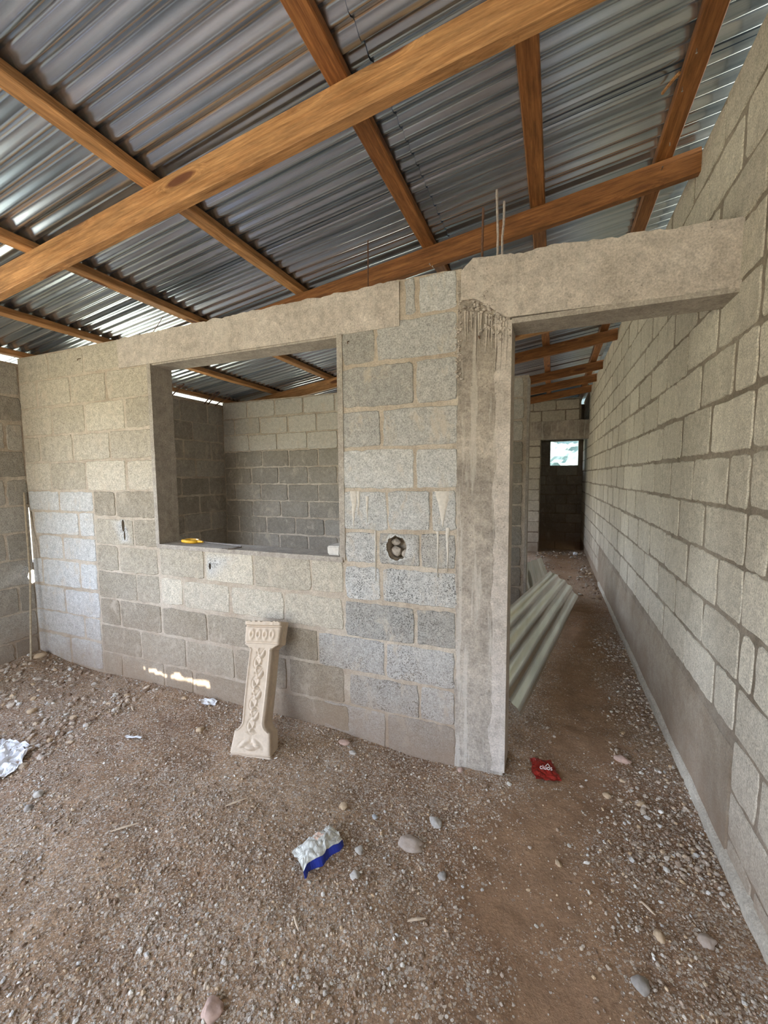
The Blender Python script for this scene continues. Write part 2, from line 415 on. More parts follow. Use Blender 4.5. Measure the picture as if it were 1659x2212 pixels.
def rough_cutter(cx, cz, rx, rz, y0, y1, n=26, seed=1, skew=(0, 0)):
    """irregular prism along Y (for front walls)"""
    def f():
        rnd = random.Random(seed); bm = bmesh.new(); A = []; B = []
        for k in range(n):
            a = 2*math.pi*k/n; r = 1+rnd.uniform(-.09, .09)
            x, z = rx*r*math.cos(a), rz*r*math.sin(a)
            A.append(bm.verts.new((cx+x, y0, cz+z))); B.append(bm.verts.new((cx+x*.93+skew[0], y1, cz+z*.93+skew[1])))
        for k in range(n): bm.faces.new((A[k], A[(k+1) % n], B[(k+1) % n], B[k]))
        bm.faces.new(A[::-1]); bm.faces.new(B)
        bmesh.ops.recalc_face_normals(bm, faces=bm.faces)
        return bm_obj('cut', bm, [M_mort])
    return f
def poly_cutter_x(pts, x0, x1, shift=(0, 0)):
    """prism along X from a (y, z) outline"""
    def f():
        bm = bmesh.new(); A = [bm.verts.new((x0, y, z)) for y, z in pts]; B = [bm.verts.new((x1, y+shift[0], z+shift[1])) for y, z in pts]
        n = len(pts)
        for k in range(n): bm.faces.new((A[k], A[(k+1) % n], B[(k+1) % n], B[k]))
        bm.faces.new(A[::-1]); bm.faces.new(B); bmesh.ops.recalc_face_normals(bm, faces=bm.faces)
        return bm_obj('cut', bm, [M_mort])
    return f

# ================================================================== STRUCTURE
D = 2.0; TH = .15
XL = -3.84
def XR(y): return .642-.0095*y
def roof_z(x): return 1.60+.14*(x-.6)      # mid-plane of the sheet

# ------------------------------------------------------------------ front wall
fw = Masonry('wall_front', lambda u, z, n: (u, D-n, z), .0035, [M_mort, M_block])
L0, W0, W1, P1 = XL, -2.445, -1.05, -.425
ztop = .925
Ls = -3.068    # vertical seam left of which the courses run a little lower
# upper rows, whole left part
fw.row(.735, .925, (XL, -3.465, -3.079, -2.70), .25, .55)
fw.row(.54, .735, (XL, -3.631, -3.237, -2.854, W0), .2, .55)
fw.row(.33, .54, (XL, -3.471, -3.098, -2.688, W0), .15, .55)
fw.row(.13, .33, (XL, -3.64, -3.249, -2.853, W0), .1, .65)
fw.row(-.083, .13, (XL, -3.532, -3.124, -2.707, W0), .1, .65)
# lower left patch: paler blocks, bluish sky light painted into their colour
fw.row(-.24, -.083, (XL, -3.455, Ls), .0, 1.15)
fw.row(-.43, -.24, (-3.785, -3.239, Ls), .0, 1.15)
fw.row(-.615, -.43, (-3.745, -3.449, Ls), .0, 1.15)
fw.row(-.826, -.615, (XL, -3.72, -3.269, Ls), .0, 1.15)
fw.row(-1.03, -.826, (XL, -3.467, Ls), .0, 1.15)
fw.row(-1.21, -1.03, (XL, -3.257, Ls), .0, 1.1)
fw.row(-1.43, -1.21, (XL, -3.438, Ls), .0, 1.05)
# lower middle-left, beside the window
fw.row(-.27, -.083, (Ls, -2.832, W0), .5, .2)
fw.row(-.467, -.27, (Ls, -2.667, W0), .5, .15)
fw.row(-.66, -.467, (Ls, -2.836, W0), .5, .1)
fw.row(-.86, -.66, (Ls, -2.67, W0), .5, .1)
fw.row(-1.06, -.86, (Ls, -2.853, W0), .6, .05)
fw.row(-1.27, -1.06, (Ls, -2.66, W0+.21), .5, .05)
fw.row(-1.44, -1.27, (Ls, -2.86, W0), .4, .05)
# under the window
fw.row(-.65, -.445, (W0, -2.047, -1.659, -1.258, W1), .35, .75)
fw.row(-.85, -.66, (W0, -2.233, -1.845, -1.445, W1), .05, .85)
fw.row(-1.06, -.86, (W0, -2.042, -1.672, -1.215, W1), .5, .05)
fw.row(-1.27, -1.06, (-2.235, -1.83, -1.43, W1), .5, .0)
fw.row(-1.44, -1.27, (W0, -2.18, -1.62, W1+.03), .4, .0)
# pier
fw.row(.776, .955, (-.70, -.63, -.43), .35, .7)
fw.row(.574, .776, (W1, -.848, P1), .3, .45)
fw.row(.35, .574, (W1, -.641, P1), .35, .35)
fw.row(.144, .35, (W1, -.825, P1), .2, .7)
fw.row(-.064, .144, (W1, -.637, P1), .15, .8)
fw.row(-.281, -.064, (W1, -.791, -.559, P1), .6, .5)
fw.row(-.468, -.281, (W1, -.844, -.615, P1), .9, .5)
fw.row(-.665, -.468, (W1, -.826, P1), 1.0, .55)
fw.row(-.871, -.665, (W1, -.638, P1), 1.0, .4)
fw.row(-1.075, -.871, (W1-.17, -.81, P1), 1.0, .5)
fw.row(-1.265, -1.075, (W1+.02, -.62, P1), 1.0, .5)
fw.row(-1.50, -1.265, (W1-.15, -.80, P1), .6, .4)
hole = rough_cutter(-.742, -.366, .058, .066, 1.9, 2.105, seed=3)
keyh = lambda: (rough_cutter(-2.77, -.325, .016, .042, 1.9, 2.10, 12, 5))()
keyh2 = lambda: (rough_cutter(-2.762, -.395, .009, .035, 1.9, 2.08, 10, 6))()
tiny = lambda: (rough_cutter(-2.0, -.555, .010, .022, 1.9, 2.08, 9, 8))()
# mortar core, left end leaves the slanting slit beside the corner
bmL = bmesh.new()
def prism_y(bm, pts, y0, y1):
    A = [bm.verts.new((x, y0, z)) for x, z in pts]; B = [bm.verts.new((x, y1, z)) for x, z in pts]; n = len(pts)
    for k in range(n): bm.faces.new((A[k], A[(k+1) % n], B[(k+1) % n], B[k]))
    bm.faces.new(A[::-1]); bm.faces.new(B); bmesh.ops.recalc_face_normals(bm, faces=bm.faces)
prism_y(bmL, [(XL, -1.6), (W0, -1.6), (W0, ztop), (XL, ztop), (XL, -.245), (-3.806, -.25), (-3.79, -.40), (-3.752, -.50), (-3.744, -.625), (XL, -.66)], D, D+TH)
prism_y(bmL, [(XL, -.66), (-3.762, -.66), (-3.764, -.60), (-3.79, -.45), (-3.822, -.30), (-3.832, -.245), (XL, -.245)], D+.002, D+.04)
fw.cores.append((bmL, (keyh, keyh2)))
fw.core(W0, W1, D, D+TH, -1.6, -.445, (tiny,))
fw.core(W1, P1, D, D+TH, -1.7, .94, (hole,))
fw.core(W0, W1, D+.01, D+TH-.01, .74, .90)
wall_front = fw.build((hole, keyh, keyh2, tiny))

# cast concrete pieces of the front wall: rough displaced boxes
def rough_box(bm, x0, x1, y0, y1, z0, z1, step=.02, amp=.004, top_amp=.0, seed=0, ztopf=None, zbotf=None, xf=None):
    nx = max(1, round((x1-x0)/step)); nz = max(1, round((z1-z0)/step)); ny = max(1, round((y1-y0)/.04))
    V = {}
    def P(i, j, k):
        key = (i, j, k)
        if key in V: return V[key]
        x = x0+(x1-x0)*i/nx; y = y0+(y1-y0)*j/ny
        zt = ztopf(x) if ztopf else z1; zb = zbotf(x) if zbotf else z0
        z = zb+(zt-zb)*k/nz
        q = Vector((x*9+seed, y*9, z*9)); d = noise.noise(q)+.5*noise.noise(q*2.7)+.35*noise.noise(q*6.3)
        if j == 0: y -= amp*d
        if j == ny: y += amp*d
        if k == nz: z += top_amp*(noise.noise(Vector((x*14+seed, y*14, 3.3)))+.6*noise.noise(Vector((x*40, y*40+seed, 0))))
        if k == 0: z -= amp*.5*d
        if xf: x = xf(x, y, z, i, nx)
        V[key] = bm.verts.new((x, y, z)); return V[key]
    for i in range(nx):
        for k in range(nz):
            bm.faces.new((P(i, 0, k), P(i+1, 0, k), P(i+1, 0, k+1), P(i, 0, k+1)))
            bm.faces.new((P(i+1, ny, k), P(i, ny, k), P(i, ny, k+1), P(i+1, ny, k+1)))
    for i in range(nx):
        for j in range(ny):
            bm.faces.new((P(i, j, nz), P(i+1, j, nz), P(i+1, j+1, nz), P(i, j+1, nz)))
            bm.faces.new((P(i, j+1, 0), P(i+1, j+1, 0), P(i+1, j, 0), P(i, j, 0)))
    for j in range(ny):
        for k in range(nz):
            bm.faces.new((P(0, j+1, k), P(0, j, k), P(0, j, k+1), P(0, j+1, k+1)))
            bm.faces.new((P(nx, j, k), P(nx, j+1, k), P(nx, j+1, k+1), P(nx, j, k+1)))

# window lintel beam
bm = bmesh.new()
rough_box(bm, -2.72, -.72, D-.008, D+TH+.005, .737, .945, .02, .005, .010, 1, ztopf=lambda x: .925+.013*(x+2.72), )
struct(bm_obj('trim_1', bm, M_conc, None, True))
# window frame: plastered jambs and sill
bm = bmesh.new()
rough_box(bm, W0-.012, W0+.02, D-.007, D+TH+.006, -.45, .742, .03, .0015, 0, 2)
struct(bm_obj('trim_2', bm, M_smooth, None, True))
bm = bmesh.new()
rough_box(bm, W1-.02, W1+.012, D-.007, D+TH+.006, -.45, .742, .03, .0015, 0, 3)
struct(bm_obj('trim_3', bm, M_smooth, None, True))
bm = bmesh.new()
rough_box(bm, W0, W1, D-.012, D+TH+.01, -.462, -.434, .03, .002, .001, 4)
struct(bm_obj('trim_4', bm, M_smooth, None, True))
# soffit under the window lintel (smooth formwork face)
bm = bmesh.new()
rough_box(bm, W0+.02, W1-.02, D+.002, D+TH, .728, .740, .05, .0008, 0, 5)
struct(bm_obj('trim_5', bm, M_smooth, None, True))
# door column
def colx(x, y, z, i, nx):
    if i == 0: return x+.012*(noise.noise(Vector((0, y*6, z*7)))+.6*noise.noise(Vector((4, y*9, z*23))))
    return x
bm = bmesh.new()
rough_box(bm, -.432, -.197, D-.005, D+TH+.004, -1.6, .90, .02, .0045, .0, 6, xf=colx)
struct(bm_obj('trim_6', bm, M_colm, None, True))
# smoother formed edge on the door side of the column, running its full height
bm = bmesh.new()
rough_box(bm, -.255, -.188, D-.009, D+TH+.006, -1.44, .69, .03, .0018, 0, 7,
          xf=lambda x, y, z, i, nx: x+(.018*noise.noise(Vector((1, 3, z*6)))+.010*noise.noise(Vector((1, 8, z*19))) if i == 0 else 0))
struct(bm_obj('trim_7', bm, M_conc, None, True))
# door beam
bm = bmesh.new()
rough_box(bm, -.415, XR(2)+.02, D-.018, D+TH+.01, .688, .95, .018, .006, .012, 8,
          ztopf=lambda x: (.972 if x > -.36 else .972-.7*(-.36-x))-.035*(x+.36), zbotf=lambda x: .700-.02*(x+.2)+(.0 if x > -.21 else .10*min(1, (-.21-x)/.14)))
struct(bm_obj('trim_8', bm, M_conc, None, True))
bm = bmesh.new()
rough_box(bm, -.188, XR(2), D-.018, D+TH+.004, .670, .692, .05, .0008, 0, 9)
struct(bm_obj('trim_9', bm, M_smooth, None, True))
# crumbly concrete that bled out of the formwork at the beam end
bm = bmesh.new(); rnd = random.Random(4)
def add_stone(bm, c, r, seed, sub=1, sq=(1, 1, .7), rot=None):
    q = bmesh.ops.create_icosphere(bm, subdivisions=sub, radius=1.0)
    rr = random.Random(seed); off = Vector((rr.uniform(0, 90), rr.uniform(0, 90), rr.uniform(0, 90)))
    R = Matrix.Rotation(rr.uniform(0, 6.28), 3, 'Z') @ Matrix.Rotation(rr.uniform(-.4, .4), 3, 'X') if rot is None else rot
    for v in q['verts']:
        n = 1+.32*noise.noise(v.co*1.1+off)+.12*noise.noise(v.co*3+off)
        p = v.co*n; p = Vector((p.x*sq[0], p.y*sq[1], p.z*sq[2]))*r
        v.co = Vector(c)+R @ p
for k in range(130):
    u = rnd.random()
    c = (-.405+rnd.gauss(.07, .045)+.10*u, D-.010+rnd.uniform(-.004, .004), .80-.16*u+rnd.gauss(0, .018))
    if c[0] < -.43 or c[0] > -.2: continue
    add_stone(bm, c, rnd.uniform(.004, .011), k)
for k in range(60):
    c = (-.425+rnd.gauss(0, .008), D-.007+rnd.uniform(-.003, .003), rnd.uniform(.45, .86))
    add_stone(bm, c, rnd.uniform(.004, .010), k+300)
# drips of laitance
for k in range(13):
    x = -.40+.016*k+rnd.uniform(-.004, .004); z1 = .76-.012*k*.4; ln = rnd.uniform(.07, .26)
    tube(bm, [(x, D-.007, z1), (x+rnd.uniform(-.003, .003), D-.009, z1-ln*.5), (x+rnd.uniform(-.004, .004), D-.008, z1-ln)], [.006, .0042, .0012], 6)
struct(bm_obj('trim_10', bm, M_conc, None, True))
# thin mortar plug at the top left of the pier
bm = bmesh.new()
rough_box(bm, -.76, -.415, D+.002, D+TH, .74, .955, .03, .003, .008, 12)
struct(bm_obj('trim_11', bm, M_mort, None, True))
# lime runs dripping down the pier
bm = bmesh.new()
for x, w_, zt, zb in ((-.985, .05, -.075, -.27), (-.955, .022, -.075, -.20), (-.905, .018, -.10, -.24), (-.50, .085, -.072, -.25), (-.475, .02, -.25, -.47), (-.525, .012, -.27, -.50), (-.86, .007, -.28, -.55)):
    n = 14; rows_ = []
    for i in range(n+1):
        f = i/n; z = zt+(zb-zt)*f; ww = w_*(1-f)**1.1*.5+.0015; o = .004*noise.noise(Vector((x*30, 0, z*25)))
        rows_.append([bm.verts.new((x+o+ww*a_, D-.0062*math.sqrt(max(0, 1-a_*a_*.98))-(.001 if abs(a_) < 1 else -.002), z)) for a_ in (-1, -.8, -.3, .3, .8, 1)])
    for i in range(n):
        for k in range(5): bm.faces.new((rows_[i][k], rows_[i][k+1], rows_[i+1][k+1], rows_[i+1][k]))
struct(bm_obj('trim_12', bm, plain('lime_run', (.58, .54, .48), .9, 0, .15, 60), None, True))

# rubble stuck in the broken hole
for k, (x, z, r, s, lb) in enumerate(((-.765, -.392, .030, 5, 'grey lump of rubble low inside the round hole in the pier'),
                                      (-.715, -.405, .024, 9, 'smaller rubble lump at the right inside the round pier hole'),
                                      (-.768, -.345, .022, 14, 'pale chip of rubble jammed upper left inside the round pier hole'))):
    bm = bmesh.new(); add_stone(bm, (x, D+.06, z), r, s, 2, (1, 1, .9))
    tag(bm_obj('rubble_lump', bm, M_stone_obj), lb, 'rubble')

# ------------------------------------------------------------------ right wall
def FR(u, z, n):
    return (XR(u)-n, u, z)
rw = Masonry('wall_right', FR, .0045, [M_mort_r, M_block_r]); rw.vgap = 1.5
zr = [-1.50, -1.32, -1.14, -.942, -.745, -.541, -.33, -.126, .08, .299, .503, .71, .92, 1.13, 1.34, 1.535]
rw.bond(-1.2, 1.80, zr, pits=.15, phase=0, tint=.6)
rw.bond(1.80, 6.2, zr[3:], pits=.12, phase=1, tint=.55)
rw.bond(6.2, 9.75, zr[1:], pits=.1, phase=0, tint=.6)
bm = bmesh.new()
pts = [(-1.2, XR(-1.2)), (9.9, XR(9.9)), (9.9, XR(9.9)+.15), (-1.2, XR(-1.2)+.15)]
A = [bm.verts.new((x, y, -1.6)) for y, x in pts]; B = [bm.verts.new((x, y, 1.535)) for y, x in pts]
for k in range(4): bm.faces.new((A[k], A[(k+1) % 4], B[(k+1) % 4], B[k]))
bm.faces.new(A); bm.faces.new(B); bmesh.ops.recalc_face_normals(bm, faces=bm.faces)
rw.cores.append((bm, None)); wall_right = rw.build()
# plastered skirt low on the right wall beyond the seam, and the footing ledge
def strip(name, y0, y1, zt, th, m, seed, amp=.003):
    bm = bmesh.new(); ny = int((y1-y0)/.04); nz = 14; grid = []
    for i in range(ny+1):
        y = y0+(y1-y0)*i/ny; row = []
        for k in range(nz+1):
            z = -1.5+(zt(y)+1.5)*k/nz
            d = th*(1 if k < nz else 0)*(1 if k > 0 else 1)+amp*noise.noise(Vector((seed, y*8, z*8)))
            if k >= nz-1: d = th*(nz-k)*.5
            row.append(bm.verts.new((XR(y)-.001-d, y, z)))
        grid.append(row)
    for i in range(ny):
        for k in range(nz): bm.faces.new((grid[i][k], grid[i][k+1], grid[i+1][k+1], grid[i+1][k]))
    for row in (grid[0], grid[-1]):
        base = [bm.verts.new((XR(v.co.y)+.01, v.co.y, v.co.z)) for v in row]
        for k in range(nz): bm.faces.new((row[k], row[k+1], base[k+1], base[k]))
    bmesh.ops.recalc_face_normals(bm, faces=bm.faces)
    return struct(bm_obj(name, bm, m, None, True))
strip('baseboard_right', 1.80, 6.2, lambda y: -.985+.05*noise.noise(Vector((y*2.3, 1, 0))), .008, mortar_material('skirt_render', (.25, .205, .155), (.36, .31, .245)), 1)
strip('baseboard_right_footing', -1.0, 6.0, lambda y: -1.372+.012*noise.noise(Vector((y*3, 7, 0))), .022, mortar_material('footing_mortar', (.42, .37, .30), (.50, .45, .37), False), 2)

# ------------------------------------------------------------------ left wall (outer): windows just out of view, slit and small hole at the corner
def FL(u, z, n): return (XL+n, u, z)
lw = Masonry('wall_left', FL, .004, [M_mort, M_block])
zl = [-1.50, -1.25, -1.04, -.83, -.62, -.41, -.20, .01, .22, .43, .64, .875]
def rows_with_gap(mas, u0, u1, z0, z1, zs, **k):
    """bond over [u0,u1] but leave the opening z0..z1 free"""
    lo = [z for z in zs if z <= z0+.03]; hi = [z for z in zs if z >= z1-.03]
    mas.bond(u0, u1, lo, **k); mas.bond(u0, u1, hi, **k)
lw.bond(-3.0, -.85, zl, pits=.5, tint=.3)
rows_with_gap(lw, -.85, 1.25, -.62, .73, zl, pits=.5, tint=.3)
lw.bond(1.25, 2.0, zl, pits=.5, tint=.3, phase=1)
lw.bond(2.15, 2.25, zl, pits=.3, tint=.2)
rows_with_gap(lw, 2.25, 3.30, -1.04, .64, zl, pits=.4, tint=.2)
lw.bond(3.30, 4.15, zl, pits=.4, tint=.15, phase=1)
slit = poly_cutter_x([(1.995, -.22), (2.14, -.22), (2.14, -.66), (1.995, -.66)], XL-.3, XL+.0005)
hole2 = poly_cutter_x([(1.925, -.75), (1.935, -.715), (1.96, -.695), (1.985, -.71), (1.99, -.735), (1.978, -.755), (1.995, -.775), (1.98, -.805), (1.955, -.815), (1.94, -.79)], XL+.05, XL-.16, (.11, -.05))
x0, x1 = XL-.15, XL
for a, b, lo, hi, cut in ((-3.15, -.85, -1.6, .875, None), (-.85, 1.25, -1.6, -.62, None), (-.85, 1.25, .73, .875, None), (1.25, 2.25, -1.6, .885, (slit, hole2)),
                          (2.25, 3.30, -1.6, -1.04, None), (2.25, 3.30, .64, .90, None), (3.30, 5.9, -1.6, .90, None), (5.9, 7.5, -1.6, -1.0, None), (5.9, 7.5, .6, .90, None), (7.5, 9.9, -1.6, .90, None)):
    lw.core(x0, x1, a, b, lo, hi, cut)
wall_left = lw.build((hole2,))

# ------------------------------------------------------------------ far wall of the side room, its end seen down the passage
D2 = 4.15
def F2(u, z, n): return (u, D2-n, z)
w2 = Masonry('wall_rear', F2, .006, [M_mort, M_block])
z2 = [.92-.199*k for k in range(13)][::-1]
w2.bond(XL, -.27, z2[9:], pits=.1, tint=1.0, L=.40)
w2.bond(XL, -.27, z2[:10], pits=.5, tint=-.1, L=.40, phase=1)
w2.core(XL, -.235, D2, D2+.15, -1.6, .925)
wall_rear = w2.build()
bm = bmesh.new()
rough_box(bm, -.245, -.225, D2-.004, D2+.155, -1.6, .90, .03, .002, .003, 21)
struct(bm_obj('trim_13', bm, M_smooth, None, True))

# ------------------------------------------------------------------ wash room at the end of the passage: pier, beam, window wall
D3 = 8.3
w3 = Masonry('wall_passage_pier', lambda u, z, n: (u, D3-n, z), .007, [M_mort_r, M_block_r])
z3 = [-1.46+.2*k for k in range(11)]+[.66]
for a, b in zip(z3, z3[1:]): w3.row(a, b, (-.62, -.235), .1, .7)
w3.core(-.62, -.232, D3, D3+.15, -1.6, .66)
w3.bond(-.62, .40, [.98, 1.18, 1.36], pits=.2, tint=.2)
w3.core(-.62, .42, D3, D3+.15, .98, 1.38)
struct(w3.build())
bm = bmesh.new()
rough_box(bm, -.64, XR(D3)+.02, D3-.02, D3+.17, .655, .985, .03, .008, .006, 31)
struct(bm_obj('trim_14', bm, M_colm, None, True))
D4 = 9.6
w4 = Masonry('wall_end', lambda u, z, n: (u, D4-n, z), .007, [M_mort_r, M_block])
z4 = [-1.80+.2*k for k in range(10)]+[.21]
for i, (a, b) in enumerate(zip(z4, z4[1:])): w4.row(a, b, (-1.2, -.75, -.35, .05, .45, .56) if i % 2 else (-1.2, -.55, -.15, .25, .56), .4, .1)
w4.row(.21, .45, (-1.2, -.5, -.08), .4, .1); w4.row(.45, .72, (-1.2, -.7, -.3, -.08), .4, .1)
w4.row(.72, .95, (-1.2, -.6, -.2, .2, .56), .4, .1); w4.row(.95, 1.2, (-1.2, -.4, 0, .4, .56), .4, .1)
for a in ((-1.3, .7, -2.0, .21), (-1.3, -.08, .21, .72), (.46, .7, .21, .72), (-1.3, .7, .72, 1.45)): w4.core(a[0], a[1], D4, D4+.15, a[2], a[3])
w4.build()
# left side of the wash room
w5 = Masonry('wall_wash_left', lambda u, z, n: (-.62+n, u, z), .006, [M_mort_r, M_block])
w5.bond(D3+.15, D4, [-1.9+.2*k for k in range(16)], pits=.4, tint=.1)
w5.core(-.77, -.62, D3, D4, -2.0, 1.40)
w5.build()

# ------------------------------------------------------------------ wall behind the camera with the wide entrance, far shell
wb = Masonry('wall_back', lambda u, z, n: (u, -3+n, z), .005, [M_mort, M_block])
wb.bond(-.45, .65, [-1.43+.2*k for k in range(15)], pits=.4)
wb.bond(XL, -3.35, [-1.43+.2*k for k in range(12)], pits=.4)
wb.core(-.45, .82, -3.15, -3, -1.6, 1.5); wb.core(-3.99, -3.35, -3.15, -3, -1.6, .9); wb.core(-3.35, -.45, -3.15, -3, 1.0, 1.2)
wb.build()
# right wall continues behind the camera
bm = bmesh.new(); add_box(bm, XR(-1.2), XR(-1.2)+.15, -3.0, -1.2, -1.6, 1.535)
struct(bm_obj('wall_right_entrance', bm, M_block_r))

# ------------------------------------------------------------------ dirt floor
PATH = [(.75, -1.0), (.05, .9), (-.10, 1.45), (.16, 2.1), (.20, 2.9), (.22, 4.0), (.15, 8.0)]
def path_d(x, y):
    best = 9
    for (a, b), (c, d) in zip(PATH, PATH[1:]):
        L2 = (c-a)**2+(d-b)**2; t_ = max(0, min(1, ((x-a)*(c-a)+(y-b)*(d-b))/L2))
        best = min(best, math.hypot(x-a-t_*(c-a), y-b-t_*(d-b)))
    return best
def fz(x, y):
    p = noise.noise
    v = H+.018*p(Vector((x*1.3, y*1.3, 1)))+.008*p(Vector((x*4, y*4, 2)))+.0045*p(Vector((x*11, y*11, 3)))+.003*p(Vector((x*26, y*26, 5)))
    v -= .045*math.exp(-((x+.55)**2/.35+(y-1.9)**2/.25))
    v += .06*math.exp(-((x+3.8)**2/.12+(y-1.95)**2/.10))
    v -= .012*math.exp(-(path_d(x, y)/.18)**2)
    return v
def axis(segs):
    out = []
    for a, b, s in segs:
        n = max(1, round((b-a)/s)); out += [a+(b-a)*i/n for i in range(n)]
    return out+[segs[-1][1]]
def floor_mesh(name, xs, ys, zf, material):
    nx, ny = len(xs), len(ys)
    co = np.zeros((ny, nx, 3), np.float32); pa = np.zeros((ny, nx), np.float32)
    for j, y in enumerate(ys):
        for i, x in enumerate(xs):
            co[j, i] = (x, y, zf(x, y)); d = path_d(x, y)
            pa[j, i] = max(0, min(1, 1.25-d/.30+.6*noise.noise(Vector((x*3, y*3, 9)))))
    idx = np.arange(nx*ny).reshape(ny, nx)
    F = np.stack([idx[:-1, :-1], idx[:-1, 1:], idx[1:, 1:], idx[1:, :-1]], -1).reshape(-1, 4)
    me = bpy.data.meshes.new(name); me.from_pydata(co.reshape(-1, 3), [], F.tolist()); setcol(me, 'path', pa.ravel())
    return struct(link(name, me, material, None, True))
xs = axis([(-4.0, -2.6, .03), (-2.6, .75, .016)]); ys = axis([(-3.2, .2, .12), (.2, 2.8, .016), (2.8, 5, .05), (5, D3+.3, .1)])
floor = floor_mesh('floor', xs, ys, fz, M_dirt)
pit = lambda x, y: H-.28+.02*noise.noise(Vector((x*5, y*5, 0)))  # floor drop added to leave the wash room end dark
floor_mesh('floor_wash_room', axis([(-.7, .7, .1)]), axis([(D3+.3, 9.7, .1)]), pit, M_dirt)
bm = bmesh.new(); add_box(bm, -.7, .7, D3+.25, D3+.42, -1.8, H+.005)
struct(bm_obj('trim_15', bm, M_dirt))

# outside ground
M_out = plain('outside_ground', (.30, .27, .17), .95, 0, .3, 1.5)
bm = bmesh.new()
for a in ((-40, -4.0, -40, 40), (.9, 40, -40, 40), (-4.0, .9, -40, -3.2), (-4.0, .9, 9.75, 40)):
    vs = [bm.verts.new(p) for p in ((a[0], a[2], -1.5), (a[1], a[2], -1.5), (a[1], a[3], -1.5), (a[0], a[3], -1.5))]; bm.faces.new(vs)
struct(bm_obj('ground_outside', bm, M_out))

# sunlit hedge outside the end window
bm = bmesh.new(); nx_, nz_ = 60, 50; g_ = []
for i in range(nx_+1):
    row = []
    for k in range(nz_+1):
        x = -2.5+5*i/nx_; z = -1.5+4.2*k/nz_
        row.append(bm.verts.new((x, 12.2+.5*noise.noise(Vector((x*1.5, z*1.5, 0)))+.2*noise.noise(Vector((x*6, z*6, 0)))+.12*max(0, z), z)))
    g_.append(row)
for i in range(nx_):
    for k in range(nz_): bm.faces.new((g_[i][k], g_[i+1][k], g_[i+1][k+1], g_[i][k+1]))
bmesh.ops.solidify(bm, geom=bm.faces[:], thickness=-.8); bmesh.ops.recalc_face_normals(bm, faces=bm.faces)
tag(bm_obj('hedge', bm, plain('hedge_leaves', (.21, .275, .255), .8, 0, .12, 8)), 'pale sunlit greenery filling the small end window', 'hedge')

# ------------------------------------------------------------------ roof: corrugated sheets (one ceiling)
SLASH = [(-2.715, -1.338), (-2.60, -1.345), (-2.52, -1.338), (-2.40, -1.348), (-2.36, -1.330), (-2.335, -1.312), (-2.30, -1.316), (-2.27, -1.338),
         (-2.22, -1.330), (-2.15, -1.338), (-2.045, -1.326), (-2.045, -1.372), (-2.15, -1.373), (-2.25, -1.362), (-2.30, -1.368), (-2.335, -1.362), (-2.37, -1.353), (-2.52, -1.352), (-2.60, -1.349)]
def inside(px_, pz_, poly):
    c = False; n = len(poly)
    for i in range(n):
        (x1_, z1_), (x2_, z2_) = poly[i], poly[(i+1) % n]
        if (z1_ > pz_) != (z2_ > pz_) and px_ < (x2_-x1_)*(pz_-z1_)/(z2_-z1_)+x1_: c = not c
    return c
def torn(x, y, z):  # added out-of-view roof slot, cut to the outline of the sun slash
    t_ = (D-y)/SUN.y
    if t_ < 0: return False
    wx, wz = x+SUN.x*t_, z+SUN.z*t_
    if not (-2.75 < wx < -2.0 and -1.42 < wz < -1.28): return False
    return inside(wx, wz, SLASH)
PITCH = .076; AMP = .0095
def sheet(verts, faces, tints, xa, xb, ya, yb, dz, tint, k, fine=False):
    ys_ = np.arange(ya, yb+1e-6, PITCH/10); step = .11
    xs_ = list(np.arange(xa, xb, step))+[xb]
    if fine: xs_ = sorted(set([round(v, 4) for v in xs_]+[round(v, 4) for v in np.arange(-3.6, -2.1, .008)]))
    base = len(verts); nx = len(xs_)
    for y in ys_:
        dl = max(0, 1-(yb-y)/(PITCH*.6)); lip = -.009*dl*dl
        w_ = math.sin(2*math.pi*y/PITCH)
        # slightly flattened ridges
        w_ = w_*1.15/(1+.35*abs(w_))
        for x in xs_:
            dent = .004*noise.noise(Vector((x*1.1+k, y*2.0, k)))
            verts.append((x, y, roof_z(x)+AMP*w_*(1-.5*dl)+dz+dent+lip)); tints.append(tint)
    for j in range(len(ys_)-1):
        for i in range(nx-1):
            if fine:
                cx_ = (xs_[i]+xs_[i+1])/2; cy_ = (ys_[j]+ys_[j+1])/2
                if -3.6 < cx_ < -2.1 and torn(cx_, cy_, roof_z(cx_)): continue
            a = base+j*nx+i; faces.append((a, a+1, a+1+nx, a+nx))
V_, F_, T_ = [], [], []
W = PITCH*10.5; y = -3.5; k = 0
while y < 10.1:
    fine = y < .9 and y+W > -.9
    sheet(V_, F_, T_, -4.35, -.62, y, y+W+PITCH, .0 if k % 2 else .004, rng.random(), k, fine)
    sheet(V_, F_, T_, -.80, 1.25, y+.0, y+W+PITCH, .006 if k % 2 else .010, rng.random(), k+50)
    y += W; k += 1
me = bpy.data.meshes.new('ceiling'); me.from_pydata(V_, [], F_); setcol(me, 'tint', T_)
ceiling = struct(link('ceiling', me, M_roof, None, True))

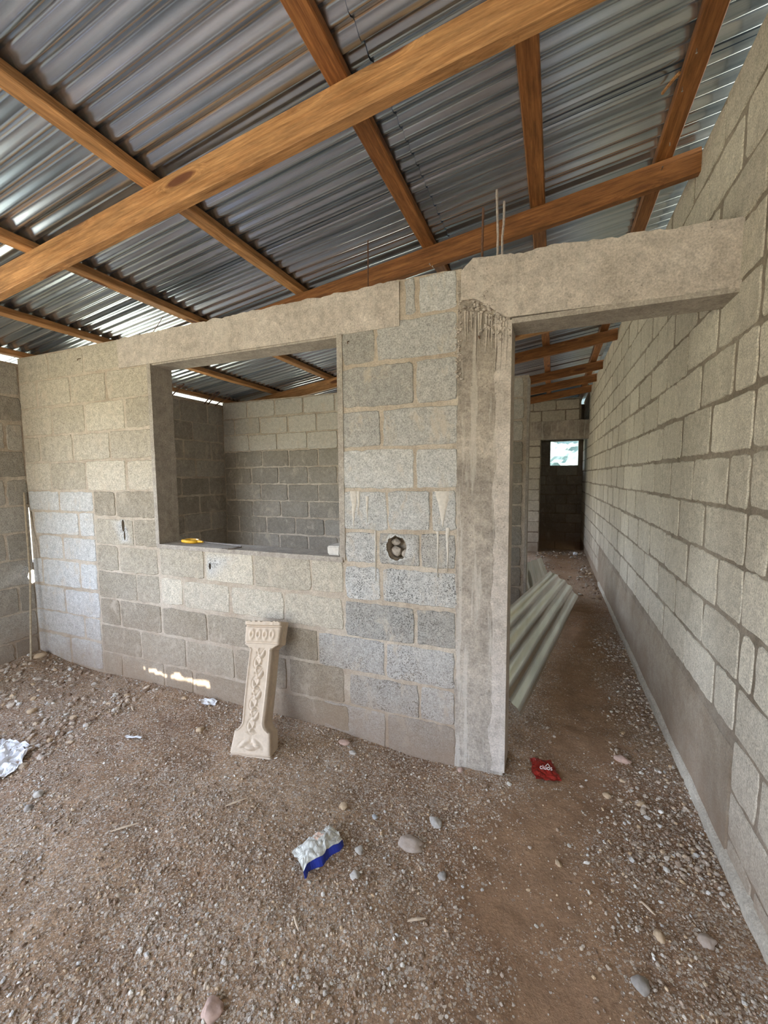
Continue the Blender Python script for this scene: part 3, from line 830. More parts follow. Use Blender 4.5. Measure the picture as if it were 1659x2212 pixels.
# ================================================================== TIMBERS
SL = math.atan(.14)
def timber(name, p0, p1, w_, h_, m, roll=0, seed=0):
    """sawn board along local X from p0 to p1; top face centre line runs through p0-p1"""
    p0, p1 = Vector(p0), Vector(p1); L = (p1-p0).length; n = max(2, int(L/.12)); bm = bmesh.new(); rings = []
    c = .004
    prof = [(-w_/2+c, 0), (w_/2-c, 0), (w_/2, -c), (w_/2, -h_+c), (w_/2-c, -h_), (-w_/2+c, -h_), (-w_/2, -h_+c), (-w_/2, -c)]
    for i in range(n+1):
        x = L*i/n; r_ = []
        oy = .0035*noise.noise(Vector((x*1.2, seed, 0))); oz = .004*noise.noise(Vector((x*1.4, seed, 7)))
        for a, b in prof:
            j = .0012*noise.noise(Vector((x*9, a*60+seed, b*60)))
            r_.append(bm.verts.new((x, a+oy+j, b+(oz if b < -h_/2 else 0)+j)))
        rings.append(r_)
    for A_, B_ in zip(rings, rings[1:]):
        for k in range(8): bm.faces.new((A_[k], B_[k], B_[(k+1) % 8], A_[(k+1) % 8]))
    bm.faces.new(rings[0]); bm.faces.new(rings[-1][::-1])
    bmesh.ops.recalc_face_normals(bm, faces=bm.faces)
    o = bm_obj(name, bm, m)
    d = (p1-p0).normalized(); z = Vector((0, 0, 1)); z = (z-d*z.dot(d)).normalized()
    if roll: z = Matrix.Rotation(roll, 3, d) @ z
    yv = z.cross(d)
    o.matrix_world = Matrix(((d.x, yv.x, z.x, p0.x), (d.y, yv.y, z.y, p0.y), (d.z, yv.z, z.z, p0.z), (0, 0, 0, 1)))
    return o
# purlins along the passage (Y); they carry the sheets
PUR = [(-3.815, 'thin purlin at the low eave above the bright gap', M_wood),
       (-3.19, 'purlin next up from the low eave, passing above the window opening', M_wood),
       (-2.435, 'purlin meeting the wall top above the middle of the window opening', M_wood),
       (-1.625, 'long purlin crossing behind the big rafter at upper left and ending above the window lintel', M_wood),
       (-.727, 'reddish purlin running down from top centre to the wall top by the rebar stubs', M_wood2),
       (-.118, 'purlin over the door beam with a dark crack down its middle', M_wood2),
       (.458, 'high purlin nearest the right wall, with small shiny nail heads', M_wood2)]
PB = .050
for i, (x, lb, m) in enumerate(PUR):
    zt = roof_z(x)-AMP+.001
    h_ = PB-AMP
    tag(timber('purlin', (x, -3.3, zt), (x, 9.9, zt), .076 if i else .06, h_, m, 0, i*3.1), lb, 'timber beam')
    bpy.data.objects[-1] if False else None
# rafters along the slope (X)
def rafter(y0, y1, xa, xb, lb, m, seed, h_=.125, w_=.047):
    f = lambda x: 1.551+.14*(x-.6)
    # (y0 at x=-3, y1 at x=.6): front face position
    g_ = lambda x: y0+(y1-y0)*(x+3)/3.6+w_/2
    o = timber('rafter', (xa, g_(xa), f(xa)), (xb, g_(xb), f(xb)), w_, h_, m, 0, seed)
    return tag(o, lb, 'timber beam')
rafter(1.335, 1.43, -4.3, .62, 'big orange rafter crossing the whole upper picture in front of all other beams', M_wood, 1.3, .125, .05)
rafter(2.50, 2.53, -4.2, .61, 'reddish rafter just above the door beam, its pale end butting the right wall', M_wood2, 4.4, .115)
rafter(4.315, 4.315, -4.2, .60, 'rafter over the pale far block wall seen through the window opening', M_wood, 7.2, .11)
rafter(5.15, 5.15, -4.2, .59, 'broad rafter spanning the passage, first one fully clear below the door beam', M_wood2, 9.9, .115)
rafter(6.45, 6.45, -4.2, .58, 'middle rafter of the passage, behind the broad one', M_wood2, 12.1, .115)
rafter(7.25, 7.25, -4.2, .57, 'dark rafter deep in the passage with bright sheet strips either side', M_wood2, 15.1, .115)
rafter(8.1, 8.1, -4.2, .56, 'last rafter of the passage, above the concrete beam by the end window', M_wood2, 18.4, .115)
# splinter and nails
def nail(p, lb=None, r=.0035, d=(0, 0, -1), ln=.012):
    bm = bmesh.new(); p = Vector(p); d = Vector(d)
    tube(bm, [p-d*.01, p+d*ln], r*.5, 6); tube(bm, [p+d*ln*.9, p+d*ln], r, 8)
    return bm_obj('nail', bm, plain('nail_steel', (.8, .8, .78), .3, 1.0))
for (x, y_, lb) in ((.435, 2.11, 'shiny nail head under the highest purlin beside the peeling splinter'), (.46, 2.42, 'shiny nail head under the highest purlin just before it meets the rafter'),
                    (-.075, 2.30, 'shiny nail head under the cracked purlin above the door beam'), (.44, 1.95, 'shiny nail head under the highest purlin, nearest the top of the picture')):
    tag(nail((x, y_, roof_z(x)-PB)), lb, 'nail')
for u, v, lb in ((1430, 364, 'shiny nail head on the rafter face near the right wall'), (935, 577, 'upper left nail head on the rafter where the reddish purlin lands'), (929, 572, 'second nail head on the rafter where the reddish purlin lands')):
    p = on_y(u, v, 2.495)
    tag(nail(p, d=(0, -1, 0)), lb, 'nail')
bm = bmesh.new(); add_box(bm, -.004, .004, -.05, .05, -.004, .004); bmesh.ops.subdivide_edges(bm, edges=bm.edges[:], cuts=2)
for v in bm.verts: v.co.x += .01*math.sin(v.co.y*30)*(v.co.y > 0); v.co.z += .1*v.co.y
o = bm_obj('wood_splinter', bm, M_wood); o.location = (.385, 2.08, roof_z(.4)-.035); o.rotation_euler = (0, 0, .5)
tag(o, 'pale splinter peeling off the edge of the highest purlin', 'splinter')

# ================================================================== REBAR AND WIRES
def rod(name, pts, r, m, lb, cat, grp=None):
    bm = bmesh.new(); P_ = []
    for a, b in zip(pts, pts[1:]):
        for i in range(6): P_.append(Vector(a).lerp(Vector(b), i/6))
    P_.append(Vector(pts[-1])); rr = [r*(1.12 if i % 2 else .95) for i in range(len(P_))]
    tube(bm, P_, rr, 8)
    return tag(bm_obj(name, bm, m), lb, cat, grp)
YB = 2.08
rod('rebar', [(-.336, YB, .90), (-.337, YB, 1.07), (-.334, YB, 1.241)], .0055, M_rust, 'rusty brown rebar stub, leftmost of the three above the door column', 'rebar')
rod('rebar', [(-.268, YB, .90), (-.266, YB, 1.10), (-.274, YB, 1.306)], .0052, M_rebarw, 'tallest of the three rebar stubs rising from the door beam', 'rebar')
rod('rebar', [(-.243, YB, .90), (-.247, YB, 1.09), (-.241, YB, 1.15), (-.240, YB, 1.248)], .0052, M_rebarw, 'pale kinked rebar stub, rightmost of the three above the door column', 'rebar')
rod('rebar', [(-.924, YB, .92), (-.922, YB, 1.22)], .0035, M_rust, 'thin lone rebar standing on the wall top right of the window', 'rebar')
for (u, v, du, dv, lb) in ((296, 738, 6, -18, 'short bent wire on the wall top left of the window'), (467, 700, 1, -14, 'tiny upright wire above the window lintel'), (330, 718, 22, -34, 'bent wire poking above the lintel toward the low purlin')):
    a = on_y(u, v, 2.0); b = on_y(u+du, v+dv, 2.03)
    rod('tie_wire', [a, (a+b)/2+Vector((.008, 0, .004)), b], .0018, M_rust, lb, 'wire')
for (x, z, lb) in ((-3.10, .835, 'short nail stuck in the block left of the window top'), (-1.0, .69, 'bent nail in the pier beside the window top'), (-.335, .63, 'short dark nail in the door column below the beam')):
    rod('nail', [(x, 1.998, z+.01), (x+.004, 1.975, z), (x+.010, 1.968, z-.012)], .0022, M_rust, lb, 'nail')
# rebar stubs at the far left corner of the side room
for (y_, top, lean, lb) in ((3.39, .985, .02, 'black rebar stub on the left wall top, leftmost seen through the window'),
                          (3.86, .975, .0, 'first of the upright rebar stubs in the far corner through the window'),
                          (3.91, .985, .01, 'upright rebar stub right beside the first in the far corner'),
                          (4.02, .965, .07, 'leaning rebar stub in the far corner through the window')):
    rod('rebar', [(-3.862, y_, .86), (-3.785, y_+lean*.4, .92), (-3.66, y_+lean, top+.012)], .0065, M_rust, lb, 'rebar')
# thin stick leaning in the left corner
rod('leaning_stick', [(-3.70, 1.86, -1.40), (-3.76, 1.93, -.75), (-3.822, 1.965, -.10)], .007, plain('dry_stick', (.36, .29, .2), .85, 0, .3, 60), 'thin stick leaning upright in the left corner', 'stick')

# ================================================================== BALUSTER
def baluster():
    A = Vector((-1.413, 1.610, -1.455)); B_ = Vector((-1.485, 1.855, -.80))    # front face: bottom centre and top centre
    vv = (B_-A).normalized(); L = (B_-A).length
    uu = Vector((.985, .17, 0)); uu = (uu-vv*uu.dot(vv)).normalized(); nn = uu.cross(vv)
    if nn.y > 0: nn = -nn
    root = empty('baluster', A)
    tag(root, 'cream cast concrete baluster with a vine relief, leaning on the wall under the window', 'baluster')
    def hw(v): return 1.14*hw0(v)
    def hw0(v):   # half width along the height
        k = v*1.0
        if k < .035: return .103+.002*math.sin(k*300)
        if k < .145: return .099-.011*(k-.035)/.11
        if k < .19:
            t_ = (k-.145)/.045; return .088-.032*math.sin(t_*math.pi/2)**.8
        if k < L-.155: return .056+.003*math.sin((k-.19)*7)
        if k < L-.125:
            t_ = (k-(L-.155))/.03; return .056+.030*(1-math.cos(t_*math.pi/2))
        return .088+.006*(k-(L-.125))/.125
    def relief(a, v):
        """a in -1..1 across, v metres along; height of the moulding in metres"""
        h = 0.0; w_ = hw(v); x = a*w_
        if v < .145:
            if abs(v-.038) < .004: h -= .004
            if v > .045:                       # open petals of the base
                for px_, pz_, an in ((-.035, .09, .6), (.035, .09, -.6), (-.015, .075, -.2), (.012, .072, .2)):
                    dx, dz = x-px_, v-pz_; c_, s_ = math.cos(an), math.sin(an)
                    e = ((dx*c_+dz*s_)/.034)**2+((-dx*s_+dz*c_)/.012)**2
                    h += .0065*math.exp(-e*1.3)-.002*math.exp(-((e-1.8)**2)*3)
            if abs(v-(.150-.022*(1-abs(x)/.04 if abs(x) < .04 else 0))) < .003: h -= .003
        elif v < L-.14:
            edge = abs(abs(x)-(w_-.010)); h += .0035*math.exp(-(edge/.004)**2)
            if abs(x) < w_-.012:
                s = (v-.16)/.052; cx_ = .012*math.sin(s*math.pi)
                h += .004*math.exp(-((x-cx_)/.005)**2)
                k_ = math.floor(s+.5)
                for kk in (k_-1, k_, k_+1):
                    sg = 1 if kk % 2 else -1
                    dx, dz = x-sg*.015, v-(.16+kk*.052); an = sg*.8; c_, s_ = math.cos(an), math.sin(an)
                    p_, q_ = dx*c_+dz*s_, -dx*s_+dz*c_
                    e = (p_/.024)**2+((q_-.3*p_*p_/.02)/.011)**2
                    h += .0065*math.exp(-e*1.5)-.003*math.exp(-((e-1.7)**2)*4)
                    e2 = ((dx+sg*.030)/.006)**2+((dz-.012)/.008)**2
                    h -= .005*math.exp(-e2)
        else:
            if v > L-.022: h += .006+.002*noise.noise(Vector((x*60, v*60, 1)))
            elif v > L-.030: h -= .004
            elif L-.105 < v < L-.03:
                for px_ in (-.060, -.020, .020, .060):
                    dx, dz = (x-px_)/.014, (v-(L-.07))/.026; e = math.hypot(dx, dz)
                    h += .004*math.exp(-((e-.8)**2)*7)-.0015*math.exp(-e*e*6)
            elif L-.118 < v < L-.11: h -= .003
        return h
    dep = .098
    mats = M_cast
    zones = (('base', 0, .168), ('shaft', .168, L-.14), ('capital', L-.14, L))
    for nm, v0, v1 in zones:
        bm = bmesh.new(); nv = max(2, int((v1-v0)/.0032)); nu = 46; rings = []
        for j in range(nv+1):
            v = v0+(v1-v0)*j/nv; w_ = hw(v); row = []
            rag = .004*noise.noise(Vector((v*25, 2, 2)))
            for i in range(nu+1):
                a = -1+2*i/nu; bev = .006*max(0, (abs(a)-.94)/.06)
                vb = v + (.006*noise.noise(Vector((a*6, 0, 3))) if (v == 0) else 0) + (.007*noise.noise(Vector((a*7, 1, 3))) if abs(v-L) < 1e-6 else 0)
                row.append(A+uu*(a*w_)+vv*vb+nn*(1.7*relief(a, v)-bev))
            # right side, back, left side
            for d_ in (.012, .030, .033, .060, .063, dep):
                ins = .003 if .031 < d_ < .062 else 0
                row.append(A+uu*(w_-ins+rag*.3)+vv*v-nn*d_)
            for a in (.33, -.33): row.append(A+uu*(w_*a)+vv*v-nn*dep)
            for d_ in (dep, .063, .060, .033, .030, .012):
                ins = .003 if .031 < d_ < .062 else 0
                row.append(A-uu*(w_-ins)+vv*v-nn*d_)
            rings.append([bm.verts.new(p-A) for p in row])
        n = len(rings[0])
        for R1, R2 in zip(rings, rings[1:]):
            for k_ in range(n): bm.faces.new((R1[k_], R1[(k_+1) % n], R2[(k_+1) % n], R2[k_]))
        bm.faces.new(rings[0][::-1]); bm.faces.new(rings[-1])
        bmesh.ops.recalc_face_normals(bm, faces=bm.faces)
        bm_obj(nm, bm, mats, root, True)
    return root
baluster()

# ================================================================== WINDOW SILL ITEMS
SZ = -.433
def hacksaw():
    a = on_z(392, 1172, SZ); b = on_z(508, 1187, SZ)
    root = empty('hacksaw', (a.x, a.y, SZ)); tag(root, 'small hacksaw with a yellow plastic grip lying on the window sill', 'saw')
    d = Vector((b.x-a.x, b.y-a.y, 0)); L = d.length; d.normalize(); p = Vector((-d.y, d.x, 0))
    Y = plain('yellow_plastic', (.85, .48, .03), .45, 0, .08, 40); ST = plain('dull_steel', (.20, .17, .15), .5, .4, .3, 60)
    P_ = lambda s, t, z=0.0: tuple(d*s+p*t+Vector((0, 0, z+.012)))
    bm = bmesh.new()
    tube(bm, [P_(.012, .0), P_(.0, .03), P_(.012, .062), (P_(.06, .074)), P_(.11, .062), P_(.13, .03), P_(.12, .004), P_(.065, -.006), P_(.014, .001)], .0105, 10)
    bm_obj('grip', bm, Y, root, True)
    bm = bmesh.new(); tube(bm, [P_(.12, .035), P_(.16, .035, .002), P_(.19, .03, .003)], [.010, .008, .006], 8); bm_obj('collar', bm, Y, root, True)
    bm = bmesh.new(); tube(bm, [P_(.15, .05, -.003), P_(.30, .062, -.004), P_(L-.03, .062, -.004), P_(L, .045, -.004), P_(L-.01, -.015, -.006), P_(L-.03, -.028, -.007)], .0045, 8)
    bm_obj('frame', bm, ST, root, True)
    bm = bmesh.new(); tube(bm, [P_(L-.085, -.03, -.008), P_(L-.02, -.024, -.008)], .0035, 6); bm_obj('blade', bm, ST, root)
hacksaw()
def sill_block():
    a = on_z(722, 1199, SZ)
    root = empty('foam_block', (a.x, a.y+.02, SZ)); tag(root, 'small pale grooved block on the right end of the window sill', 'block')
    bm = bmesh.new(); add_box(bm, -.040, .040, -.03, .09, 0, .052); bmesh.ops.bevel(bm, geom=bm.edges[:], offset=.007, segments=3, affect='EDGES')
    for v in bm.verts: v.co += Vector((noise.noise(v.co*30), noise.noise(v.co*31), noise.noise(v.co*29)))*.002
    m = plain('grey_white_block', (.60, .57, .53), .85, 0, .12, 50); bm_obj('body', bm, m, root)
    for k in range(4):  # dark raised strips: the shade inside the slots is put into their colour
        bm = bmesh.new(); add_box(bm, .038, .043, -.020+.028*k, -.006+.028*k, .010, .046); bmesh.ops.bevel(bm, geom=bm.edges[:], offset=.002, segments=2, affect='EDGES'); bm_obj('slot', bm, plain('slot_grey', (.20, .19, .18), .9), root)
sill_block()

# ================================================================== METAL OFFCUTS IN THE PASSAGE
def corr_sheet(name, P00, P10, P01, P11, nrib, lb, amp=.011, m=M_scrap, curl=0.0, chip=None):
    """bilinear corrugated patch; u along the ribs, v across them"""
    P00, P10, P01, P11 = map(Vector, (P00, P10, P01, P11))
    n0 = (P10-P00).cross(P01-P00).normalized(); bm = bmesh.new(); nu, nv = 46, nrib*10; g_ = []
    if n0.z < 0: n0 = -n0
    for i in range(nu+1):
        u = i/nu; row = []
        for j in range(nv+1):
            v = j/nv; uu = u
            if chip: uu = min(u, chip(v)) if chip(v) < 1 else u
            p = P00*(1-uu)*(1-v)+P10*uu*(1-v)+P01*(1-uu)*v+P11*uu*v
            w_ = math.sin(2*math.pi*v*nrib); w_ = w_*1.15/(1+.35*abs(w_))
            p = p+n0*(amp*w_+curl*math.sin(math.pi*uu)+curl*.8*v*(1-v)*4+.006*noise.noise(p*3))
            row.append(bm.verts.new(p))
        g_.append(row)
    for i in range(nu):
        for j in range(nv): bm.faces.new((g_[i][j], g_[i+1][j], g_[i+1][j+1], g_[i][j+1]))
    bmesh.ops.remove_doubles(bm, verts=bm.verts[:], dist=.0003)
    bmesh.ops.solidify(bm, geom=bm.faces[:], thickness=.0012)
    lay = bm.verts.layers.float_color.new('tint')
    for v in bm.verts: v[lay] = (.8, .8, .8, 1)
    return tag(bm_obj(name, bm, m, None, True), lb, 'metal sheet')
corr_sheet('corrugated_sheet', (-.145, 2.45, -1.40), (.316, 5.33, -1.41), (-.44, 2.62, -1.02), (.02, 5.30, -1.10), 4,
           'long corrugated metal offcut lying tilted on the passage floor', chip=lambda v: 1-.045*max(0, .35-v)/.35-.06*max(0, v-.5)*2)
corr_sheet('corrugated_sheet', (-.30, 4.95, -1.42), (-.34, 4.98, -1.02), (.02, 5.6, -1.42), (-.12, 5.5, -1.02), 3,
           'short dark corrugated offcut standing upright behind the long one')

# ================================================================== LITTER AND STONES ON THE FLOOR
def crumpled(pts_uv, nu, nv, base, hfun, seed, amp, mats, name, parent, matf=None, th=.0008):
    """sheet mapped over the quad pts_uv (4 xy corners), crumpled, lying on the floor"""
    a, b, c, d = [Vector((p[0], p[1], 0)) for p in pts_uv]; bm = bmesh.new(); g_ = []
    for i in range(nu+1):
        u = i/nu; row = []
        for j in range(nv+1):
            v = j/nv; p = a*(1-u)*(1-v)+b*u*(1-v)+c*u*v+d*(1-u)*v
            q = Vector((p.x*28+seed, p.y*28, 0)); cr_ = abs(noise.noise(q))+.35*abs(noise.noise(q*2.1))+.08*abs(noise.noise(q*4.5))
            e = Vector((noise.noise(q*.7+Vector((9, 0, 0))), noise.noise(q*.7+Vector((0, 9, 0))), 0))*amp*.8
            p = p+e; p.z = fz(p.x, p.y)+.004+hfun(u, v)+amp*cr_
            row.append(bm.verts.new(p-Vector(base)))
        g_.append(row)
    for i in range(nu):
        for j in range(nv):
            f = bm.faces.new((g_[i][j], g_[i+1][j], g_[i+1][j+1], g_[i][j+1]))
            if matf: f.material_index = matf((i+.5)/nu, (j+.5)/nv)
    return bm_obj(name, bm, mats, parent)
# grey-white wrapper with a blue edge
M_wr = plain('wrapper_grey', (.60, .60, .55), .45, .1, .18, 60, .3)
M_bl = plain('wrapper_blue', (.02, .04, .30), .4, 0, .1, 40)
M_yel = plain('wrapper_print', (.72, .50, .38), .5, 0, .3, 80)
c0 = on_z(655, 1893); c1 = on_z(742, 1822); c2 = on_z(716, 1783); c3 = on_z(630, 1850)
base = Vector((-.80, 1.28, fz(-.80, 1.28)))
root = empty('snack_wrapper', base); tag(root, 'crumpled grey-white packet with a blue edge lying mid floor', 'wrapper')
dome = lambda u, v: .030*math.sin(math.pi*min(1, .15+u*.8))*math.sin(math.pi*(.12+.76*v))**.7+.012*(1-v)
wr = crumpled([c0, c1, c2, c3], 40, 30, base, dome, 3.0, .014, [M_wr, M_yel], 'body', root,
              lambda u, v: 1 if (.45 < u < .68 and v > .55 and noise.noise(Vector((u*20, v*20, 5))) > .0) else 0)
bm = bmesh.new(); N = 30; A = []; B = []
src = [v.co.copy() for v in wr.data.vertices]
for i in range(N+1):
    u = i/N; k = min(40, int(u*40)); top = src[k*31]
    A.append(bm.verts.new(top+Vector((0, 0, -.001)))); out = Vector((.008+.006*noise.noise(Vector((u*9, 0, 0))), -.004, 0))
    p = top+out+base; p.z = fz(p.x, p.y)+.002; B.append(bm.verts.new(p-base))
for i in range(N): bm.faces.new((A[i], B[i], B[i+1], A[i+1]))
bm_obj('blue_edge', bm, M_bl, root)['label'] = 'blue folded side'
# red wrapper with white lettering in the doorway
M_red = plain('wrapper_red', (.26, .02, .014), .3, .05, .35, 40, .3); M_white = plain('print_white', (.75, .70, .66), .6)
q0, q1, q2, q3 = on_z(1158, 1680), on_z(1214, 1681), on_z(1190, 1640), on_z(1142, 1633)
base = Vector((-.005, 2.09, fz(-.005, 2.09))); root = empty('red_wrapper', base)
tag(root, 'torn red snack wrapper with white lettering on the dirt in the doorway', 'wrapper')
crumpled([q0, q1, q2, q3], 30, 24, base, lambda u, v: .012*math.sin(math.pi*u)*math.sin(math.pi*v), 7.0, .013, [M_red], 'body', root)
cu = bpy.data.curves.new('lettering', 'FONT'); cu.body = 'ciuos'; cu.size = .028; cu.extrude = .0008; cu.align_x = 'CENTER'
tob = bpy.data.objects.new('tmp', cu); C.objects.link(tob); bpy.context.view_layer.update()
tme = bpy.data.meshes.new_from_object(tob.evaluated_get(bpy.context.evaluated_depsgraph_get())); bpy.data.objects.remove(tob)
lt = link('lettering', tme, M_white, root); lt.location = (.005, -.035, .034); lt.rotation_euler = (.7, 0, .15); lt['label'] = 'white lettering'
bm = bmesh.new(); tube(bm, [(-.010, 0, 0), (0, .014, .0), (.010, 0, 0)], .0016, 6); lt = bm_obj('printed_mark', bm, M_white, root); lt.location = (.012, -.012, .036); lt.rotation_euler = (.5, 0, 0)
# white plastic bag at the left edge
M_bag = plain('white_plastic', (.80, .81, .84), .4, 0, .06, 30, .2); 
s0, s1, s2, s3 = on_z(-70, 1720), on_z(52, 1652), on_z(62, 1612), on_z(-60, 1580)
bs = Vector((-2.65, 1.2, fz(-2.65, 1.2)))
tag(crumpled([s0, s1, s2, s3], 60, 50, (0, 0, 0), lambda u, v: .035*math.sin(math.pi*v)*(1-u*.7)*abs(math.sin(u*7+v*2)), 11.0, .030, [M_bag], 'plastic_bag', None),
    'crumpled white plastic bag on the dirt at the left edge', 'bag')
p = on_z(450, 1522)
tag(crumpled([(p.x-.045, p.y-.03), (p.x+.055, p.y-.02), (p.x+.045, p.y+.035), (p.x-.035, p.y+.03)], 16, 14, (0, 0, 0), lambda u, v: .012*(1-u), 21.0, .022, [M_bag], 'paper_scrap', None),
    'scrap of white paper by the wall left of the baluster', 'paper')
p = on_z(285, 1595+5)
tag(crumpled([(p.x-.05, p.y-.008), (p.x+.05, p.y+.02), (p.x+.045, p.y+.035), (p.x-.05, p.y+.012)], 12, 6, (0, 0, 0), lambda u, v: .004, 27.0, .008, [M_bag], 'paper_strip', None),
    'narrow white paper strip on the dirt right of the plastic bag', 'paper')

# named stones
M_st = {n: plain('stone_'+n, c, .9, 0, .18, 40, .5, .004) for n, c in dict(tan=(.46, .34, .22), grey=(.29, .26, .23), pale=(.42, .385, .34), blue=(.37, .375, .37), pink=(.46, .32, .26), brick=(.50, .24, .15), dust=(.36, .29, .235)).items()}
NAMED = [(888, 1812, .052, 'dust', (1.2, .8, .45), 'largest half-buried grey rock right of the packet'),
         (742, 1736, .022, 'tan', (1, 1, .5), 'tan flat stone above the packet'),
         (942, 1762, .030, 'pale', (1.2, .8, .5), 'pale triangular stone upper right of the buried rock'),
         (810, 1752, .017, 'blue', (1, 1, .5), 'bluish pale stone between packet and buried rock'),
         (776, 1834, .020, 'pale', (1, 1, .6), 'round pale stone just right of the packet'),
         (766, 1893, .021, 'pale', (1, 1, .6), 'round whitish stone below right of the packet'),
         (955, 1882, .018, 'grey', (1, 1, .7), 'greenish grey stone below the buried rock'),
         (1342, 1640, .034, 'pink', (1.3, .7, .6), 'pinkish oblong stone right of the red wrapper'),
         (1312, 1716, .020, 'tan', (.9, 1, .8), 'rounded tan stone on the path below the red wrapper'),
         (1384, 1738, .022, 'tan', (.7, 1.1, .5), 'tan flat stone right of the path stone'),
         (1206, 1856, .018, 'tan', (.7, 1, .5), 'small tan stone alone on the bare path'),
         (744, 1602, .030, 'pink', (.8, 1.3, .5), 'reddish brown stone at the wall foot right of the baluster'),
         (762, 1620, .020, 'pale', (1.3, .8, .5), 'whitish stone beside the reddish one at the wall foot'),
         (432, 1578, .026, 'tan', (1, 1, .5), 'flat orange-tan stone left of the baluster foot'),
         (398, 1511, .020, 'tan', (1, .9, .6), 'tan pebble left of the white paper scrap'),
         (274, 1503, .018, 'tan', (1.2, .8, .6), 'tan oval pebble near the wall under the bluish blocks'),
         (108, 1517, .030, 'pale', (1.4, .7, .4), 'pale grey flat stone in the left corner'),
         (68, 1537, .030, 'tan', (1, 1, .6), 'orange-tan angular stone in the left corner'),
         (88, 1430, .050, 'tan', (1.2, .8, .6), 'big tan stone against the wall in the left corner'),
         (83, 1716, .024, 'pale', (1, 1, .7), 'pale stone below the plastic bag'),
         (62, 1745, .022, 'grey', (1, 1, .6), 'grey stone below the plastic bag beside the pale one'),
         (1385, 2128, .030, 'grey', (.9, 1, .5), 'grey-green stone at the bottom right'),
         (1528, 2037, .030, 'dust', (1, .8, .6), 'brown rounded stone at the foot of the right wall'),
         (1424, 2022, .022, 'tan', (1, .8, .6), 'tan stone near the bottom right gravel'),
         (460, 2185, .034, 'pink', (1, .9, .6), 'pinkish brown stone at the bottom edge'),
         (995, 1650, .020, 'pink', (1, .8, .6), 'small brown stone at the foot of the door column'),
         (545, 1915, .0, 'grey', (1, 1, 1), '')]
for k, (u, v, r, mt, sq, lb) in enumerate(NAMED):
    if r == 0: continue
    p = on_z(u, v); z = fz(p.x, p.y)
    bm = bmesh.new(); r *= .86; add_stone(bm, (0, 0, 0), r, k*7+3, 3, sq, Matrix.Rotation(k*1.3, 3, 'Z'))
    for vt in bm.verts: vt.co *= 1+.16*noise.noise(vt.co*(2.2/r)+Vector((k, 0, 0)))-.10*abs(noise.noise(vt.co*(4.5/r)))
    o = bm_obj('stone', bm, M_st[mt], None, True); o.location = (p.x, p.y, z+r*sq[2]*.25)
    tag(o, lb, 'stone')
# a few dry twigs and slivers of wood
for k, (u, v, ln, an, lb) in enumerate(((510, 1735, .09, .9, 'pale wood chip on the dirt above left of the packet'), (270, 1790, .10, .8, 'long pale twig lower left of the floor'), (286, 1533, .07, -.5, 'pinkish wood sliver right of the corner stones'),
                                   (260, 1523, .055, -.9, 'white wood sliver near the corner pebbles'), (640, 2000, .05, -.7, 'thin pale twig below the packet'), (1400, 1960, .05, -.8, 'whitish twig near the right wall gravel'), (900, 1985, .06, .5, 'reddish dry leaf stalk in the lower middle'))):
    p = on_z(u, v); z = fz(p.x, p.y)+.006; d = Vector((math.cos(an), math.sin(an), 0))
    bm = bmesh.new(); tube(bm, [p*0-d*ln/2, Vector((0, 0, .003)), d*ln/2+Vector((0, 0, .001))], [.003, .0055, .002], 6)
    for vt in bm.verts: vt.co.z *= .6
    o = bm_obj('twig', bm, plain('twig_%d' % k, (.55, .43, .31), .85)); o.location = (p.x, p.y, z); tag(o, lb, 'twig')
# litter at the end of the passage
p = on_z(1245, 1193)
bm = bmesh.new(); add_stone(bm, (0, 0, 0), .045, 5, 3, (1, 1, .8)); o = bm_obj('crumpled_paper', bm, M_bag); o.location = (p.x-.03, p.y-.3, fz(p.x, p.y)+.03)
tag(o, 'small white crumpled ball at the end of the passage', 'paper')
bm = bmesh.new()
for k in range(7):
    a = k*.9; c = Vector((.11*math.cos(a), .09*math.sin(a), .02+.012*k)); n_ = 8; vs = []
    for i in range(n_):
        t_ = 2*math.pi*i/n_; vs.append(bm.verts.new(c+Vector((.10*math.cos(t_)*math.cos(a)-.04*math.sin(t_)*math.sin(a), .10*math.cos(t_)*math.sin(a)+.04*math.sin(t_)*math.cos(a), .02*math.cos(t_*2)))))
    bm.faces.new(vs)
bmesh.ops.solidify(bm, geom=bm.faces[:], thickness=.002)
o = bm_obj('leaf_heap', bm, plain('green_leaf', (.22, .30, .05), .6)); o.location = (.02, 9.0, H-.27)
tag(o, 'green-yellow leaves on the dark wash room floor below the end window', 'leaves')

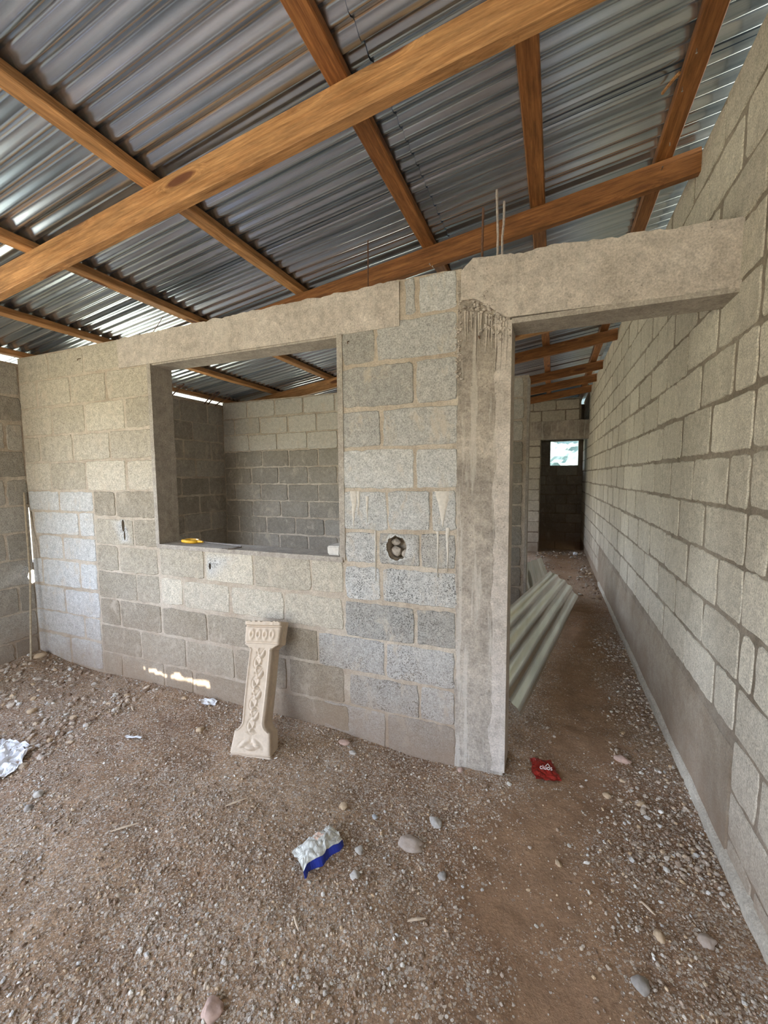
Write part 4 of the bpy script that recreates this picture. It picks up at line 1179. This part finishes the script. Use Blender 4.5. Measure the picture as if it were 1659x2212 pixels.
# gravel: nobody could count it
def gravel(name, n, rmin, rmax, region, seed, lb, sub=1):
    rg = np.random.default_rng(seed); bm = bmesh.new(); bmesh.ops.create_icosphere(bm, subdivisions=sub, radius=1.0)
    bm.verts.ensure_lookup_table(); co = np.array([v.co[:] for v in bm.verts]); fc = np.array([[v.index for v in f.verts] for f in bm.faces]); bm.free()
    Vs, Fs, Ts = [], [], []; nv = len(co); cnt = 0; tries = 0
    while cnt < n and tries < n*12:
        tries += 1
        x, y_ = region(rg)
        d = path_d(x, y_)
        keep = min(1, .06+max(0, d-.10)*2.2)*(.15+1.7*max(0, .42+noise.noise(Vector((x*2.2, y_*2.2, 4)))+.5*noise.noise(Vector((x*6, y_*6, 4)))))
        if rg.random() > keep: continue
        r = rmin*(rmax/rmin)**(rg.random()**2.2)
        s = np.array([rg.uniform(.75, 1.3), rg.uniform(.6, 1.1), rg.uniform(.4, .8)])*r
        jit = 1+rg.normal(0, .14, (nv, 1)); p = co*jit*s
        a = rg.uniform(0, 6.28); ca, sa = math.cos(a), math.sin(a)
        p = np.stack([p[:, 0]*ca-p[:, 1]*sa, p[:, 0]*sa+p[:, 1]*ca, p[:, 2]+rg.normal(0, .2)*p[:, 0]], 1)
        p += (x, y_, fz(x, y_)+s[2]*.35)
        Vs.append(p); Fs.append(fc+cnt*nv); Ts += [rg.random()]*nv; cnt += 1
    me = bpy.data.meshes.new(name); V2 = np.concatenate(Vs); F2_ = np.concatenate(Fs)
    me.from_pydata(V2.tolist(), [], F2_.tolist()); setcol(me, 'tint', Ts)
    return tag(link(name, me, M_gravel), lb, 'gravel', None, 'stuff')
def near(rg):
    # denser close to the viewer where single stones read
    y_ = .3+1.72*rg.random()**1.2; x = rg.uniform(-3.0, .63)
    return x, y_
def corner(rg): return rg.uniform(-3.82, -2.4), rg.uniform(1.15, 1.99)
def passage(rg): return (rg.uniform(.30, .60) if rg.random() < .7 else rg.uniform(-.3, .6)), 1.6+2.6*rg.random()
def deep(rg): return rg.uniform(-.25, .55), rg.uniform(5.2, 8.5)
gravel('gravel', 30000, .0020, .0078, near, 1, 'loose fine gravel scattered over the reddish dirt floor')
gravel('corner_gravel', 1700, .0035, .022, corner, 2, 'coarser pebbles heaped in the left corner of the floor')
gravel('passage_gravel', 2200, .0035, .013, passage, 3, 'gravel along the right wall foot in the doorway')
gravel('passage_end_gravel', 500, .008, .03, deep, 4, 'loose debris on the floor far down the passage')
